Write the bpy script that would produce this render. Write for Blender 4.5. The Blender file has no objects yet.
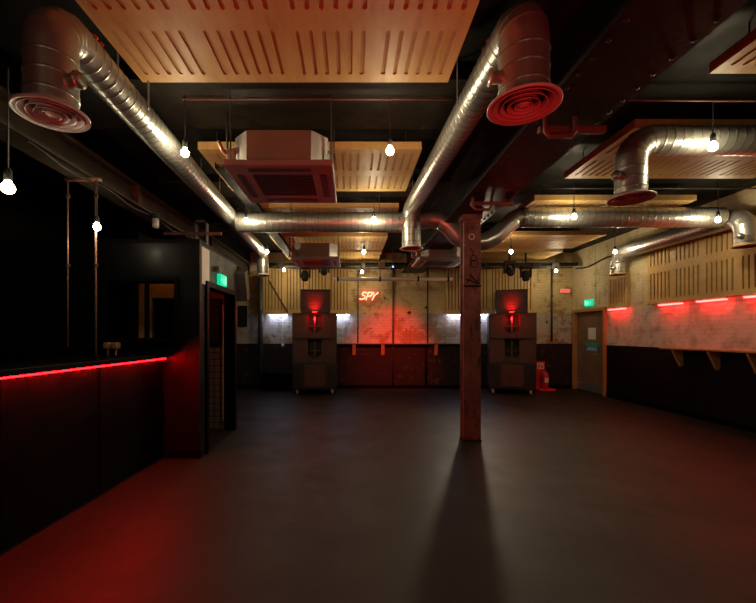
import bpy, math, random
from mathutils import Vector, Matrix
R = random.Random(7)
PI = math.pi
scene = bpy.context.scene
col = scene.collection

# ------------------------------------------------------------------ camera
cam_d = bpy.data.cameras.new('camera')
cam_d.sensor_fit = 'HORIZONTAL'; cam_d.sensor_width = 36.0
cam_d.lens = 380 / 756 * 36.0
cam_d.shift_x = 28 / 756; cam_d.shift_y = 32.5 / 756
cam_d.clip_start = 0.05
cam = bpy.data.objects.new('camera', cam_d); col.objects.link(cam)
cam.location = (0, 0, 1.5); cam.rotation_euler = (PI / 2, 0, 0)
scene.camera = cam

# ------------------------------------------------------------------ world, exposure
w = bpy.data.worlds.new('world'); scene.world = w; w.use_nodes = True
w.node_tree.nodes['Background'].inputs[0].default_value = (0.002, 0.002, 0.002, 1)
w.node_tree.nodes['Background'].inputs[1].default_value = 0.3
vs = scene.view_settings
vs.view_transform = 'Standard'; vs.look = 'None'; vs.gamma = 1.0; vs.use_curve_mapping = False
vs.exposure = 0.0

BULB_W = 24.0          # each bare filament bulb
BULB_C = (1.0, 0.81, 0.50)
RED_STRIP = 32.0       # red strips under the right wall panels
BAR_STRIP = 190.0       # red strip under the bar counter
COOL_STRIP = 42.0      # cool strips under the rear panels

def spot(name, loc, target, power, colr, size, blend=0.4, radius=0.08):
    l = bpy.data.lights.new(name, 'SPOT'); l.energy = power; l.color = colr
    l.spot_size = math.radians(size); l.spot_blend = blend; l.shadow_soft_size = radius
    o = bpy.data.objects.new(name, l); col.objects.link(o); o.location = loc
    o.rotation_euler = (Vector(target) - Vector(loc)).to_track_quat('-Z', 'Y').to_euler()
    return o
# the red stage uplight on the floor behind the camera, pointing up the room
spot('red_stage_uplight', (0.6, -1.2, 0.25), (0.2, 3.0, 3.5), 300, (1.0, 0.02, 0.02), 64, 0.9, 0.10)

# ------------------------------------------------------------------ materials
MATS = {}
def _new(name):
    m = bpy.data.materials.new(name); m.use_nodes = True
    nt = m.node_tree; b = nt.nodes['Principled BSDF']
    MATS[name] = m
    return m, nt, b
def N(nt, t, **kw):
    n = nt.nodes.new(t)
    for k, v in kw.items():
        setattr(n, k, v)
    return n
def ramp(nt, fac, stops):
    r = N(nt, 'ShaderNodeValToRGB')
    el = r.color_ramp.elements
    while len(el) < len(stops): el.new(0.5)
    for e, (p, c) in zip(el, stops):
        e.position = p; e.color = (c[0], c[1], c[2], 1) if len(c) == 3 else c
    nt.links.new(fac, r.inputs[0])
    return r.outputs[0]
def noise(nt, vec, scale, detail=5, rough=0.6):
    n = N(nt, 'ShaderNodeTexNoise'); n.inputs['Scale'].default_value = scale
    n.inputs['Detail'].default_value = detail; n.inputs['Roughness'].default_value = rough
    if vec is not None: nt.links.new(vec, n.inputs['Vector'])
    return n.outputs[0]
def mapping(nt, vec, scale=(1, 1, 1), rot=(0, 0, 0), loc=(0, 0, 0)):
    m = N(nt, 'ShaderNodeMapping'); m.inputs['Scale'].default_value = scale
    m.inputs['Rotation'].default_value = rot; m.inputs['Location'].default_value = loc
    nt.links.new(vec, m.inputs['Vector']); return m.outputs[0]
def mix(nt, fac, a, b, mode='MIX'):
    m = N(nt, 'ShaderNodeMix', data_type='RGBA', blend_type=mode)
    for s, v in ((0, fac), (6, a), (7, b)):
        if hasattr(v, 'is_linked'): nt.links.new(v, m.inputs[s])
        elif s == 0: m.inputs[0].default_value = v
        else: m.inputs[s].default_value = (v[0], v[1], v[2], 1)
    return m.outputs[2]
def bump(nt, b, height, strength, dist=0.01):
    n = N(nt, 'ShaderNodeBump'); n.inputs['Strength'].default_value = strength
    n.inputs['Distance'].default_value = dist
    nt.links.new(height, n.inputs['Height']); nt.links.new(n.outputs[0], b.inputs['Normal'])
def geo_pos(nt): return N(nt, 'ShaderNodeNewGeometry').outputs['Position']
def obj_co(nt): return N(nt, 'ShaderNodeTexCoord').outputs['Object']

def mottled(name, c1, c2, scale=6, rough=0.5, metal=0.0, bmp=0.0, rr=0.12, spec=0.5):
    m, nt, b = _new(name)
    v = obj_co(nt); f = noise(nt, v, scale)
    nt.links.new(ramp(nt, f, [(0.3, c1), (0.7, c2)]), b.inputs['Base Color'])
    g = noise(nt, v, scale * 2.3)
    nt.links.new(ramp(nt, g, [(0.3, (max(rough - rr, .05),) * 3), (0.7, (min(rough + rr, 1),) * 3)]), b.inputs['Roughness'])
    b.inputs['Metallic'].default_value = metal; b.inputs['Specular IOR Level'].default_value = spec
    if bmp: bump(nt, b, noise(nt, v, scale * 6), bmp)
    return m
def emit(name, c, s):
    m, nt, b = _new(name)
    b.inputs['Base Color'].default_value = (0.8 * c[0], 0.8 * c[1], 0.8 * c[2], 1)
    b.inputs['Emission Color'].default_value = (*c, 1)
    b.inputs['Emission Strength'].default_value = s
    return m

# galvanised spiral duct
m, nt, b = _new('galvanised')
v = geo_pos(nt)
nt.links.new(ramp(nt, noise(nt, v, 2.5), [(0.3, (0.44, 0.45, 0.41)), (0.7, (0.56, 0.565, 0.52))]), b.inputs['Base Color'])
b.inputs['Metallic'].default_value = 0.82
nt.links.new(ramp(nt, noise(nt, v, 3), [(0.3, (0.29,) * 3), (0.7, (0.37,) * 3)]), b.inputs['Roughness'])
mottled('galvanised_seam', (0.26, 0.26, 0.235), (0.33, 0.33, 0.30), 8, 0.45, 0.8)
mottled('galvanised_dull', (0.30, 0.29, 0.27), (0.42, 0.41, 0.38), 8, 0.5, 0.8)
mottled('white_metal', (0.26, 0.24, 0.22), (0.34, 0.32, 0.29), 5, 0.4, 0.0)
mottled('grey_casing', (0.24, 0.23, 0.21), (0.32, 0.30, 0.28), 4, 0.45, 0.3)
mottled('diffuser_paint', (0.50, 0.48, 0.46), (0.60, 0.58, 0.55), 8, 0.4, 0.0)

# plywood
def ply(name, c1, c2, c3):
    m, nt, b = _new(name)
    v = geo_pos(nt)
    mv = mapping(nt, v, (7, 1.6, 3.5))
    f = noise(nt, mv, 2.2, 6, 0.65)
    c = ramp(nt, f, [(0.25, c1), (0.5, c2), (0.8, c3)])
    big = noise(nt, v, 0.9, 3)
    dark = ramp(nt, big, [(0.3, (0.80, 0.74, 0.68)), (0.65, (1, 1, 1))])
    nt.links.new(mix(nt, 1.0, c, dark, 'MULTIPLY'), b.inputs['Base Color'])
    b.inputs['Roughness'].default_value = 0.5; b.inputs['Specular IOR Level'].default_value = 0.3
    bump(nt, b, f, 0.08, 0.003)
ply('plywood', (0.50, 0.32, 0.115), (0.61, 0.41, 0.158), (0.68, 0.48, 0.20))
ply('door_wood', (0.16, 0.09, 0.05), (0.22, 0.13, 0.07), (0.28, 0.17, 0.09))
ply('frame_wood', (0.34, 0.16, 0.05), (0.42, 0.21, 0.07), (0.48, 0.26, 0.10))
mottled('slot_felt', (0.40, 0.25, 0.10), (0.46, 0.29, 0.12), 12, 0.9)
mottled('slot_felt_dark', (0.13, 0.070, 0.026), (0.17, 0.09, 0.035), 12, 0.9)

mottled('black_paint', (0.0025, 0.002, 0.002), (0.0045, 0.004, 0.004), 3, 0.6, 0, 0.15, spec=0.06)
mottled('black_gloss', (0.0012, 0.001, 0.001), (0.0025, 0.002, 0.002), 4, 0.42, spec=0.06)
mottled('black_rubber', (0.012, 0.012, 0.012), (0.022, 0.022, 0.022), 10, 0.7)
mottled('speaker_black', (0.016, 0.008, 0.007), (0.026, 0.012, 0.010), 9, 0.5, 0, 0.1)
mottled('speaker_brown_redlit', (0.055, 0.018, 0.013), (0.085, 0.027, 0.019), 7, 0.6, 0, 0.1)  # brown reddened: the red light on the cabinet fronts is in this colour
mottled('speaker_throat', (0.008, 0.006, 0.006), (0.014, 0.010, 0.010), 7, 0.5)
mottled('beam_steel', (0.008, 0.006, 0.005), (0.017, 0.014, 0.011), 4, 0.45, 0.0, 0.2, spec=0.25)
mottled('beam_steel_lit', (0.05, 0.04, 0.028), (0.10, 0.08, 0.055), 4, 0.45, 0.0, 0.2, spec=0.4)  # beam steel lightened: the lamplight on the left beam is in the colour
mottled('ceiling_paint', (0.007, 0.007, 0.006), (0.013, 0.013, 0.010), 2, 0.6, 0, 0.2, spec=0.15)
mottled('conduit_red', (0.14, 0.05, 0.04), (0.22, 0.08, 0.06), 8, 0.45, 0.2)
mottled('conduit_dark', (0.05, 0.045, 0.04), (0.09, 0.08, 0.07), 8, 0.45, 0.3)
mottled('copper_pipe', (0.42, 0.22, 0.15), (0.55, 0.30, 0.20), 8, 0.4, 0.5)
mottled('cream_plastic', (0.55, 0.50, 0.42), (0.62, 0.57, 0.48), 5, 0.4)
mottled('red_plastic', (0.55, 0.02, 0.02), (0.65, 0.03, 0.03), 6, 0.35)
mottled('paper', (0.66, 0.62, 0.58), (0.72, 0.68, 0.64), 6, 0.7)
mottled('wall_grey', (0.012, 0.011, 0.010), (0.018, 0.017, 0.015), 3, 0.4, 0, 0.1, spec=0.3)
mottled('wall_black', (0.0025, 0.0025, 0.002), (0.004, 0.004, 0.0035), 3, 0.40, 0, 0.06, spec=0.2)
mottled('pull_white', (0.6, 0.6, 0.6), (0.7, 0.7, 0.7), 6, 0.4)
mottled('glass_dark', (0.02, 0.02, 0.02), (0.03, 0.03, 0.03), 3, 0.08)

# red oxide column with worn patches
m, nt, b = _new('red_oxide')
v = geo_pos(nt)
base = ramp(nt, noise(nt, v, 5, 6), [(0.3, (0.10, 0.034, 0.028)), (0.5, (0.17, 0.058, 0.046)), (0.75, (0.25, 0.10, 0.08))])
scr = ramp(nt, noise(nt, mapping(nt, v, (9, 9, 3.2)), 1.5, 4, 0.7), [(0.58, (0, 0, 0)), (0.63, (1, 1, 1))])
c = mix(nt, scr, base, (0.03, 0.018, 0.016))
flk = ramp(nt, noise(nt, mapping(nt, v, (7, 7, 6), loc=(3, 1, 2)), 1.6, 5, 0.7), [(0.66, (0, 0, 0)), (0.69, (1, 1, 1))])
nt.links.new(mix(nt, flk, c, (0.50, 0.40, 0.30)), b.inputs['Base Color'])
b.inputs['Roughness'].default_value = 0.5
bump(nt, b, noise(nt, v, 30), 0.25)

# floor: dark trodden screed
m, nt, b = _new('floor_screed')
v = geo_pos(nt)
f = noise(nt, v, 0.8, 8, 0.65)
c = ramp(nt, f, [(0.3, (0.0115, 0.009, 0.0064)), (0.7, (0.0195, 0.0155, 0.0113))])
sp = ramp(nt, noise(nt, v, 9, 3, 0.5), [(0.70, (0, 0, 0)), (0.76, (1, 1, 1))])
nt.links.new(mix(nt, sp, c, (0.034, 0.029, 0.025)), b.inputs['Base Color']); b.inputs['Specular IOR Level'].default_value = 0.18
nt.links.new(ramp(nt, noise(nt, v, 1.7, 6), [(0.3, (0.42,) * 3), (0.7, (0.56,) * 3)]), b.inputs['Roughness'])
bump(nt, b, noise(nt, v, 14, 6), 0.12, 0.01)

# painted brick with a black dado below 1.24 m
def brickwall(name, rot, upper, mid, zmid, bk=0.75, dd=0.003, bare_s=0.8, bare_t=0.56, peel_t=0.665):
    m, nt, b = _new(name)
    p = geo_pos(nt)
    sep = N(nt, 'ShaderNodeSeparateXYZ'); nt.links.new(p, sep.inputs[0])
    cb = N(nt, 'ShaderNodeCombineXYZ')
    nt.links.new(sep.outputs['X' if rot == 0 else 'Y'], cb.inputs[0]); nt.links.new(sep.outputs['Z'], cb.inputs[1])
    br = N(nt, 'ShaderNodeTexBrick')
    nt.links.new(cb.outputs[0], br.inputs['Vector'])
    br.inputs['Scale'].default_value = 1.0
    br.inputs['Brick Width'].default_value = 0.225; br.inputs['Row Height'].default_value = 0.075
    br.inputs['Mortar Size'].default_value = 0.006; br.inputs['Mortar Smooth'].default_value = 0.4
    br.inputs['Color1'].default_value = (0.9, 0.9, 0.9, 1); br.inputs['Color2'].default_value = (1, 1, 1, 1)
    br.inputs['Mortar'].default_value = (0.55, 0.52, 0.48, 1)
    up = ramp(nt, noise(nt, p, 2.6, 8, 0.7), [(0.30, tuple(x * 0.45 for x in upper)), (0.45, upper), (0.8, tuple(min(1, x * 1.2) for x in upper))])
    md = ramp(nt, noise(nt, p, 3.4, 8, 0.7), [(0.30, tuple(x * 0.42 for x in mid)), (0.48, mid), (0.8, tuple(min(1, x * 1.25) for x in mid))])
    # zone edges
    add = N(nt, 'ShaderNodeMath', operation='MULTIPLY_ADD')
    nt.links.new(noise(nt, p, 2.0, 4), add.inputs[0]); add.inputs[1].default_value = 0.10
    nt.links.new(sep.outputs['Z'], add.inputs[2])
    gt = N(nt, 'ShaderNodeMath', operation='GREATER_THAN'); nt.links.new(add.outputs[0], gt.inputs[0]); gt.inputs[1].default_value = zmid + 0.05
    paint = mix(nt, gt.outputs[0], md, up)
    # bare patches, black holes, vertical runs
    bare = ramp(nt, noise(nt, mapping(nt, p, loc=(5, 2, 9)), 1.5, 6, 0.7), [(bare_t, (0, 0, 0)), (bare_t + .06, (bare_s,) * 3)])
    paint = mix(nt, bare, paint, (0.30, 0.17, 0.075))
    hole = ramp(nt, noise(nt, mapping(nt, p, loc=(1, 7, 4)), 5.0, 3, 0.5), [(0.71, (0, 0, 0)), (0.73, (1, 1, 1))])
    paint = mix(nt, hole, paint, (0.04, 0.03, 0.022))
    run = ramp(nt, noise(nt, mapping(nt, p, (3.2, 3.2, 0.22)), 1.6, 5, 0.65), [(0.60, (0, 0, 0)), (0.72, (0.75, 0.75, 0.75))])
    paint = mix(nt, run, paint, (0.085, 0.065, 0.030))
    paint = mix(nt, bk, paint, br.outputs['Color'], 'MULTIPLY')
    peel = ramp(nt, noise(nt, mapping(nt, p, loc=(2, 3, 1)), 6.5, 6, 0.75), [(peel_t, (0, 0, 0)), (peel_t + .035, (0.6, 0.6, 0.6))])
    dado = mix(nt, peel, (dd, dd * .65, dd * .6), (0.12, 0.09, 0.075))
    lt = N(nt, 'ShaderNodeMath', operation='LESS_THAN'); nt.links.new(sep.outputs['Z'], lt.inputs[0]); lt.inputs[1].default_value = 1.235
    nt.links.new(mix(nt, lt.outputs[0], paint, dado), b.inputs['Base Color'])
    rr = N(nt, 'ShaderNodeMath', operation='MULTIPLY_ADD'); nt.links.new(lt.outputs[0], rr.inputs[0]); rr.inputs[1].default_value = -0.12; rr.inputs[2].default_value = 0.7
    nt.links.new(rr.outputs[0], b.inputs['Roughness']); b.inputs['Specular IOR Level'].default_value = 0.15
    hsum = N(nt, 'ShaderNodeMath', operation='MULTIPLY_ADD'); nt.links.new(noise(nt, p, 22, 5), hsum.inputs[0]); hsum.inputs[1].default_value = 0.5
    inv = N(nt, 'ShaderNodeMath', operation='SUBTRACT'); inv.inputs[0].default_value = 1.0; nt.links.new(br.outputs['Fac'], inv.inputs[1])
    nt.links.new(inv.outputs[0], hsum.inputs[2])
    bump(nt, b, hsum.outputs[0], 0.7, 0.012)
brickwall('brick_rear', 0, (0.56, 0.43, 0.22), (0.46, 0.40, 0.32), 2.07, 0.6, 0.020, 0.8, 0.51, 0.59)
brickwall('brick_right', 1, (0.60, 0.51, 0.31), (0.52, 0.47, 0.40), 2.06, 0.3, 0.0025, 0.3)

# lobby wall: tiled below, plain above
m, nt, b = _new('lobby_wall')
p = geo_pos(nt)
sep = N(nt, 'ShaderNodeSeparateXYZ'); nt.links.new(p, sep.inputs[0])
b.inputs['Roughness'].default_value = 0.3
nt.links.new(ramp(nt, noise(nt, p, 3), [(0.3, (0.05, 0.035, 0.03)), (0.7, (0.08, 0.05, 0.04))]), b.inputs['Base Color'])
mottled('tile_glaze', (0.20, 0.18, 0.16), (0.26, 0.23, 0.20), 3, 0.25)

# printed sheet: rows of grey lettering too small to read
m, nt, b = _new('printed_sheet')
v = obj_co(nt)
br = N(nt, 'ShaderNodeTexBrick'); nt.links.new(mapping(nt, v, (1, 1, 1), (PI / 2, 0, PI / 2)), br.inputs['Vector'])
br.inputs['Scale'].default_value = 1.0; br.inputs['Brick Width'].default_value = 0.055; br.inputs['Row Height'].default_value = 0.042
br.inputs['Mortar Size'].default_value = 0.012
br.inputs['Color1'].default_value = (0.52, 0.44, 0.40, 1); br.inputs['Color2'].default_value = (0.66, 0.58, 0.54, 1); br.inputs['Mortar'].default_value = (0.72, 0.66, 0.62, 1)
nt.links.new(br.outputs['Color'], b.inputs['Base Color']); b.inputs['Roughness'].default_value = 0.35

emit('bulb_glow', (1.0, 0.86, 0.60), 40)
emit('red_led', (1.0, 0.022, 0.019), RED_STRIP)
emit('bar_led', (1.0, 0.0005, 0.0008), BAR_STRIP)
emit('cool_led', (0.52, 0.62, 1.0), COOL_STRIP)
emit('neon_red', (1.0, 0.16, 0.10), 9)
emit('exit_green', (0.0, 0.62, 0.32), 1.0)
emit('exit_white', (0.25, 0.95, 0.65), 1.0)
emit('red_lens', (1.0, 0.05, 0.04), 2.2)
emit('blue_lens', (0.15, 0.2, 1.0), 6)
emit('added_red_led', (1.0, 0.02, 0.02), 30)
mottled('sign_green', (0.02, 0.30, 0.14), (0.03, 0.36, 0.17), 5, 0.5)
mottled('sign_blue', (0.03, 0.16, 0.42), (0.04, 0.20, 0.48), 5, 0.5)

# ------------------------------------------------------------------ mesh helpers
class MB:
    def __init__(s): s.v = []; s.f = []; s.mi = []; s.cur = 0
    def quad(s, *idx): s.f.append(tuple(idx)); s.mi.append(s.cur)
    def box(s, x0, x1, y0, y1, z0, z1):
        n = len(s.v)
        s.v += [(x0, y0, z0), (x1, y0, z0), (x1, y1, z0), (x0, y1, z0), (x0, y0, z1), (x1, y0, z1), (x1, y1, z1), (x0, y1, z1)]
        for q in ((0, 3, 2, 1), (4, 5, 6, 7), (0, 1, 5, 4), (1, 2, 6, 5), (2, 3, 7, 6), (3, 0, 4, 7)):
            s.quad(*[n + i for i in q])
        return s
    def bbox(s, x0, x1, y0, y1, z0, z1, c=0.01):
        """box with chamfered edges"""
        import bmesh
        bm = bmesh.new()
        bmesh.ops.create_cube(bm, size=1.0)
        for vv in bm.verts:
            vv.co = (x0 + (vv.co.x + .5) * (x1 - x0), y0 + (vv.co.y + .5) * (y1 - y0), z0 + (vv.co.z + .5) * (z1 - z0))
        bmesh.ops.bevel(bm, geom=bm.edges[:], offset=c, segments=2, affect='EDGES', profile=0.5)
        n = len(s.v)
        bm.verts.index_update()
        s.v += [tuple(vv.co) for vv in bm.verts]
        for f in bm.faces: s.quad(*[n + vv.index for vv in f.verts])
        bm.free(); return s
    def prism(s, poly, axis, a, b):
        """poly: 2d points; axis 'x','y','z' = extrusion direction"""
        n = len(s.v); k = len(poly)
        def mk(p, t):
            return {'x': (t, p[0], p[1]), 'y': (p[0], t, p[1]), 'z': (p[0], p[1], t)}[axis]
        s.v += [mk(p, a) for p in poly] + [mk(p, b) for p in poly]
        s.quad(*[n + i for i in range(k)]); s.quad(*[n + k + i for i in reversed(range(k))])
        for i in range(k):
            j = (i + 1) % k
            s.quad(n + j, n + i, n + k + i, n + k + j)
        return s
    def tube(s, pts, r, n=12, cap=True):
        pts = [Vector(p) for p in pts]
        rs = r if isinstance(r, (list, tuple)) else [r] * len(pts)
        base = len(s.v)
        t0 = (pts[1] - pts[0]).normalized()
        up = Vector((0, 0, 1)) if abs(t0.z) < 0.9 else Vector((1, 0, 0))
        u = t0.cross(up).normalized()
        prev = t0
        for i, p in enumerate(pts):
            if i == 0: t = t0
            elif i == len(pts) - 1: t = (pts[i] - pts[i - 1])
            else: t = (pts[i] - pts[i - 1]).normalized() + (pts[i + 1] - pts[i]).normalized()
            t = t.normalized() if t.length > 1e-9 else prev
            q = prev.rotation_difference(t); u = (q @ u).normalized(); prev = t
            v = t.cross(u)
            for k in range(n):
                a = 2 * PI * k / n
                s.v.append(tuple(p + (u * math.cos(a) + v * math.sin(a)) * rs[i]))
        for i in range(len(pts) - 1):
            for k in range(n):
                k2 = (k + 1) % n
                s.quad(base + i * n + k, base + i * n + k2, base + (i + 1) * n + k2, base + (i + 1) * n + k)
        if cap:
            s.quad(*[base + k for k in reversed(range(n))])
            e = base + (len(pts) - 1) * n
            s.quad(*[e + k for k in range(n)])
        return s
    def lathe(s, prof, o, n=24, close=False, axis='z'):
        """prof: (radius, height) list turned about the axis through o"""
        base = len(s.v); k = len(prof)
        for i in range(n):
            a = 2 * PI * i / n
            for (r, h) in prof:
                d = (r * math.cos(a), r * math.sin(a), h)
                if axis == 'y': d = (d[0], d[2], d[1])
                if axis == 'x': d = (d[2], d[0], d[1])
                s.v.append((o[0] + d[0], o[1] + d[1], o[2] + d[2]))
        for i in range(n):
            j = (i + 1) % n
            for q in range(k if close else k - 1):
                q2 = (q + 1) % k
                s.quad(base + i * k + q, base + j * k + q, base + j * k + q2, base + i * k + q2)
        return s
    def data(s, name, mats, smooth=False, off=(0, 0, 0)):
        me = bpy.data.meshes.new(name)
        me.from_pydata([(x - off[0], y - off[1], z - off[2]) for x, y, z in s.v], [], s.f)
        for mm in (mats if isinstance(mats, (list, tuple)) else [mats]): me.materials.append(MATS[mm])
        me.polygons.foreach_set('material_index', s.mi)
        if smooth: me.polygons.foreach_set('use_smooth', [True] * len(me.polygons))
        me.validate(); me.update()
        return me

def tag(o, label, cat, group=None):
    o['label'] = label; o['category'] = cat
    if group: o['group'] = group
    return o
def thing(name, loc, label, cat, group=None):
    o = bpy.data.objects.new(name, None); col.objects.link(o); o.location = loc
    o.empty_display_size = 0.1
    return tag(o, label, cat, group)
def root_off(p):
    o = Vector((0, 0, 0))
    while p is not None: o += p.location; p = p.parent
    return o
def part(mb, name, mat, parent, smooth=False, label=None):
    if mat == 'galvanised' and max(mb.mi) == 1: mat = ['galvanised', 'galvanised_seam']
    me = mb.data(name, mat, smooth, root_off(parent))
    o = bpy.data.objects.new(name, me); col.objects.link(o); o.parent = parent
    if label: o['label'] = label
    return o
def solo(mb, name, mat, label, cat, group=None, smooth=False, loc=None):
    if loc is None:
        xs = [p[0] for p in mb.v]; ys = [p[1] for p in mb.v]; zs = [p[2] for p in mb.v]
        loc = ((min(xs) + max(xs)) / 2, (min(ys) + max(ys)) / 2, min(zs))
    me = mb.data(name, mat, smooth, loc)
    o = bpy.data.objects.new(name, me); col.objects.link(o); o.location = loc
    return tag(o, label, cat, group)
def struct(mb, name, mat, label=None, cat=None):
    o = bpy.data.objects.new(name, mb.data(name, mat)); col.objects.link(o)
    o['kind'] = 'structure'
    if label: o['label'] = label
    if cat: o['category'] = cat
    return o
def copy_tree(o, parent=None):
    c = o.copy(); col.objects.link(c); c.parent = parent
    for ch in list(o.children): copy_tree(ch, c)
    return c
def light(name, loc, power, colr, parent, radius=0.05):
    l = bpy.data.lights.new(name, 'POINT'); l.energy = power; l.color = colr; l.shadow_soft_size = radius
    o = bpy.data.objects.new(name, l); col.objects.link(o)
    o.parent = parent; o.location = Vector(loc) - root_off(parent)
    return o

CEIL = 3.75
# ------------------------------------------------------------------ setting
struct(MB().box(-4.6, 6.5, -4, 10.9, -0.2, 0), 'floor', 'floor_screed', 'dark worn screed floor of the empty room', 'floor')
struct(MB().box(-4.6, 6.5, -4, 10.9, CEIL, CEIL + 0.2), 'ceiling', 'ceiling_paint', 'dark painted ceiling above the panels and ducts', 'ceiling')
struct(MB().box(-4.6, 6.35, 10.5, 10.7, 0, CEIL), 'wall_back', 'brick_rear', 'cream painted rear brick wall with a black dado', 'wall')
DY0, DY1, DZ = 9.18, 10.38, 2.08
wr = MB()
wr.box(6.15, 6.35, -4, DY0, 0, CEIL); wr.box(6.15, 6.35, DY0, DY1, DZ, CEIL); wr.box(6.15, 6.35, DY1, 10.5, 0, CEIL)
wr.box(6.30, 6.35, DY0, DY1, 0, DZ)
struct(wr, 'wall_right', 'brick_right', 'patchy cream brick wall with black dado on the right', 'wall')
struct(MB().box(-4.6, -4.4, -4, 10.5, 0, CEIL), 'wall_left', 'black_paint', 'black wall behind the bar', 'wall')
struct(MB().box(-4.6, 6.35, -4.2, -4.0, 0, CEIL), 'wall_front', 'black_paint', 'black wall behind the viewer', 'wall')
struct(MB().box(-3.6, -3.4, 6.1, 10.5, 0, CEIL), 'wall_recess', 'black_paint', 'black side wall of the rear left recess', 'wall')

# bar end wall with its hatch, side wall with the doorway, roof of the lobby
HX0, HX1, HZ0, HZ1 = -2.94, -2.12, 1.45, 2.14
SX = -1.82; TOPZ = 2.60
wb = MB()
wb.box(-4.4, HX0, 4.6, 4.72, 0, TOPZ); wb.box(HX1, SX, 4.6, 4.72, 0, TOPZ)
wb.box(HX0, HX1, 4.6, 4.72, 0, HZ0); wb.box(HX0, HX1, 4.6, 4.72, HZ1, TOPZ)
struct(wb, 'wall_bar_end', 'wall_black', 'dark end wall of the bar with a serving hatch', 'wall')
O0, O1, OZ = 4.84, 5.92, 2.10
ws = MB()
ws.box(SX - 0.12, SX, 4.72, O0, 0, TOPZ); ws.box(SX - 0.12, SX, O1, 6.1, 0, TOPZ); ws.box(SX - 0.12, SX, O0, O1, OZ, TOPZ)
struct(ws, 'wall_lobby', 'wall_grey', 'short dark wall holding the doorway beside the bar', 'wall')
struct(MB().box(-4.4, SX - 0.12, 6.0, 6.1, 0, TOPZ), 'wall_lobby_rear', 'lobby_wall', 'rear wall of the red-lit lobby', 'wall')
struct(MB().box(-4.4, SX, 4.6, 6.1, TOPZ, TOPZ + 0.05), 'trim_1', 'black_paint', 'dark flat lid over the lobby', 'trim')
# tiles on the lobby's rear wall and inner wall
tile = MB().box(0.009, 0.091, 0, 0.010, 0.009, 0.091).data('tile', 'tile_glaze')
for i in range(4):
    for k in range(13):
        t = bpy.data.objects.new('tile', tile); col.objects.link(t); t.parent = bpy.data.objects['wall_lobby_rear']
        t.location = (-2.34 + i * 0.1, 5.99, k * 0.1)
# skirtings
struct(MB().box(-2.2, SX + 0.015, 4.585, 4.6, 0, 0.10), 'baseboard_bar_end', 'black_gloss')
struct(MB().box(6.13, 6.15, -4, DY0 - 0.08, 0, 0.09), 'baseboard_right', 'black_gloss')
struct(MB().box(-3.4, 6.13, 10.48, 10.5, 0, 0.09), 'baseboard_back', 'black_gloss')

# hatch frame and the wooden casing seen through it
hf = struct(MB().box(HX0 - 0.05, HX1 + 0.05, 4.575, 4.74, HZ1, HZ1 + 0.05)
            .box(HX0 - 0.05, HX1 + 0.05, 4.56, 4.74, HZ0 - 0.05, HZ0)
            .box(HX0 - 0.05, HX0, 4.575, 4.74, HZ0, HZ1).box(HX1, HX1 + 0.05, 4.575, 4.74, HZ0, HZ1),
            'window_1', 'black_paint', 'dark framed serving hatch in the bar end wall', 'hatch')
part(MB().box(-2.50, -2.46, 4.62, 4.66, HZ0, HZ1), 'mullion', 'black_paint', hf)
cas = thing('door_casing', (-2.7, 5.3, 0), 'orange wooden door casing seen through the serving hatch', 'door frame')
part(MB().bbox(-2.95, -2.77, 5.30, 5.42, 0, 2.20, .008), 'jamb', 'frame_wood', cas)
part(MB().bbox(-2.77, -2.42, 5.30, 5.42, 2.00, 2.20, .008), 'lintel', 'frame_wood', cas)
part(MB().box(-2.77, -2.42, 5.37, 5.40, 0, 2.00), 'leaf', 'black_paint', cas)
struct(MB().box(-4.4, -2.42, 5.43, 5.50, 0, TOPZ), 'wall_hatch_room', 'black_paint', 'black wall inside the hatch', 'wall')
struct(MB().prism([(-2.105, 4.72), (-2.05, 4.72), (-2.36, 5.5), (-2.36, 6.0), (-2.42, 6.0), (-2.42, 5.5)], 'z', 0, TOPZ), 'wall_light_block', 'black_paint', 'added partition keeping red lobby light out of the hatch room', 'wall')  # added screen along the sight line, stops lobby light reaching the hatch
hl = thing('hatch_lamp', (-2.6, 4.95, 2.5), 'dim warm lamp under the ceiling inside the hatch', 'lamp')
part(MB().tube([(-2.6, 4.95, 2.54), (-2.6, 4.95, 2.60)], [0.04, 0.06], 12), 'lamp_shade', 'black_rubber', hl, True)
light('lamp_light', (-2.6, 4.95, 2.50), 1.4, (1.0, 0.5, 0.15), hl, 0.03)

# lobby door: frame and an open glazed leaf
d1 = struct(MB().box(SX - 0.14, SX + 0.03, O0 - 0.07, O0, 0, OZ + 0.07).box(SX - 0.14, SX + 0.03, O1, O1 + 0.07, 0, OZ + 0.07)
            .box(SX - 0.14, SX + 0.03, O0, O1, OZ, OZ + 0.07), 'door_1', 'black_gloss', 'dark doorway frame beside the bar, red light inside', 'door')
part(MB().box(-2.30, -2.27, 5.95, 5.98, 1.36, 2.02).box(-2.05, -2.02, 5.95, 5.98, 1.36, 2.02).box(-2.30, -2.02, 5.95, 5.98, 2.02, 2.05).box(-2.30, -2.02, 5.95, 5.98, 1.33, 1.36), 'vision_frame', 'black_gloss', d1)
part(MB().box(-2.27, -2.05, 5.96, 5.97, 1.36, 2.02), 'pane', 'glass_dark', d1)
part(MB().tube([(-1.98, 5.93, 0.15), (-1.98, 5.93, 1.95)], 0.014, 8), 'pull_handle', 'copper_pipe', d1)

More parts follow.
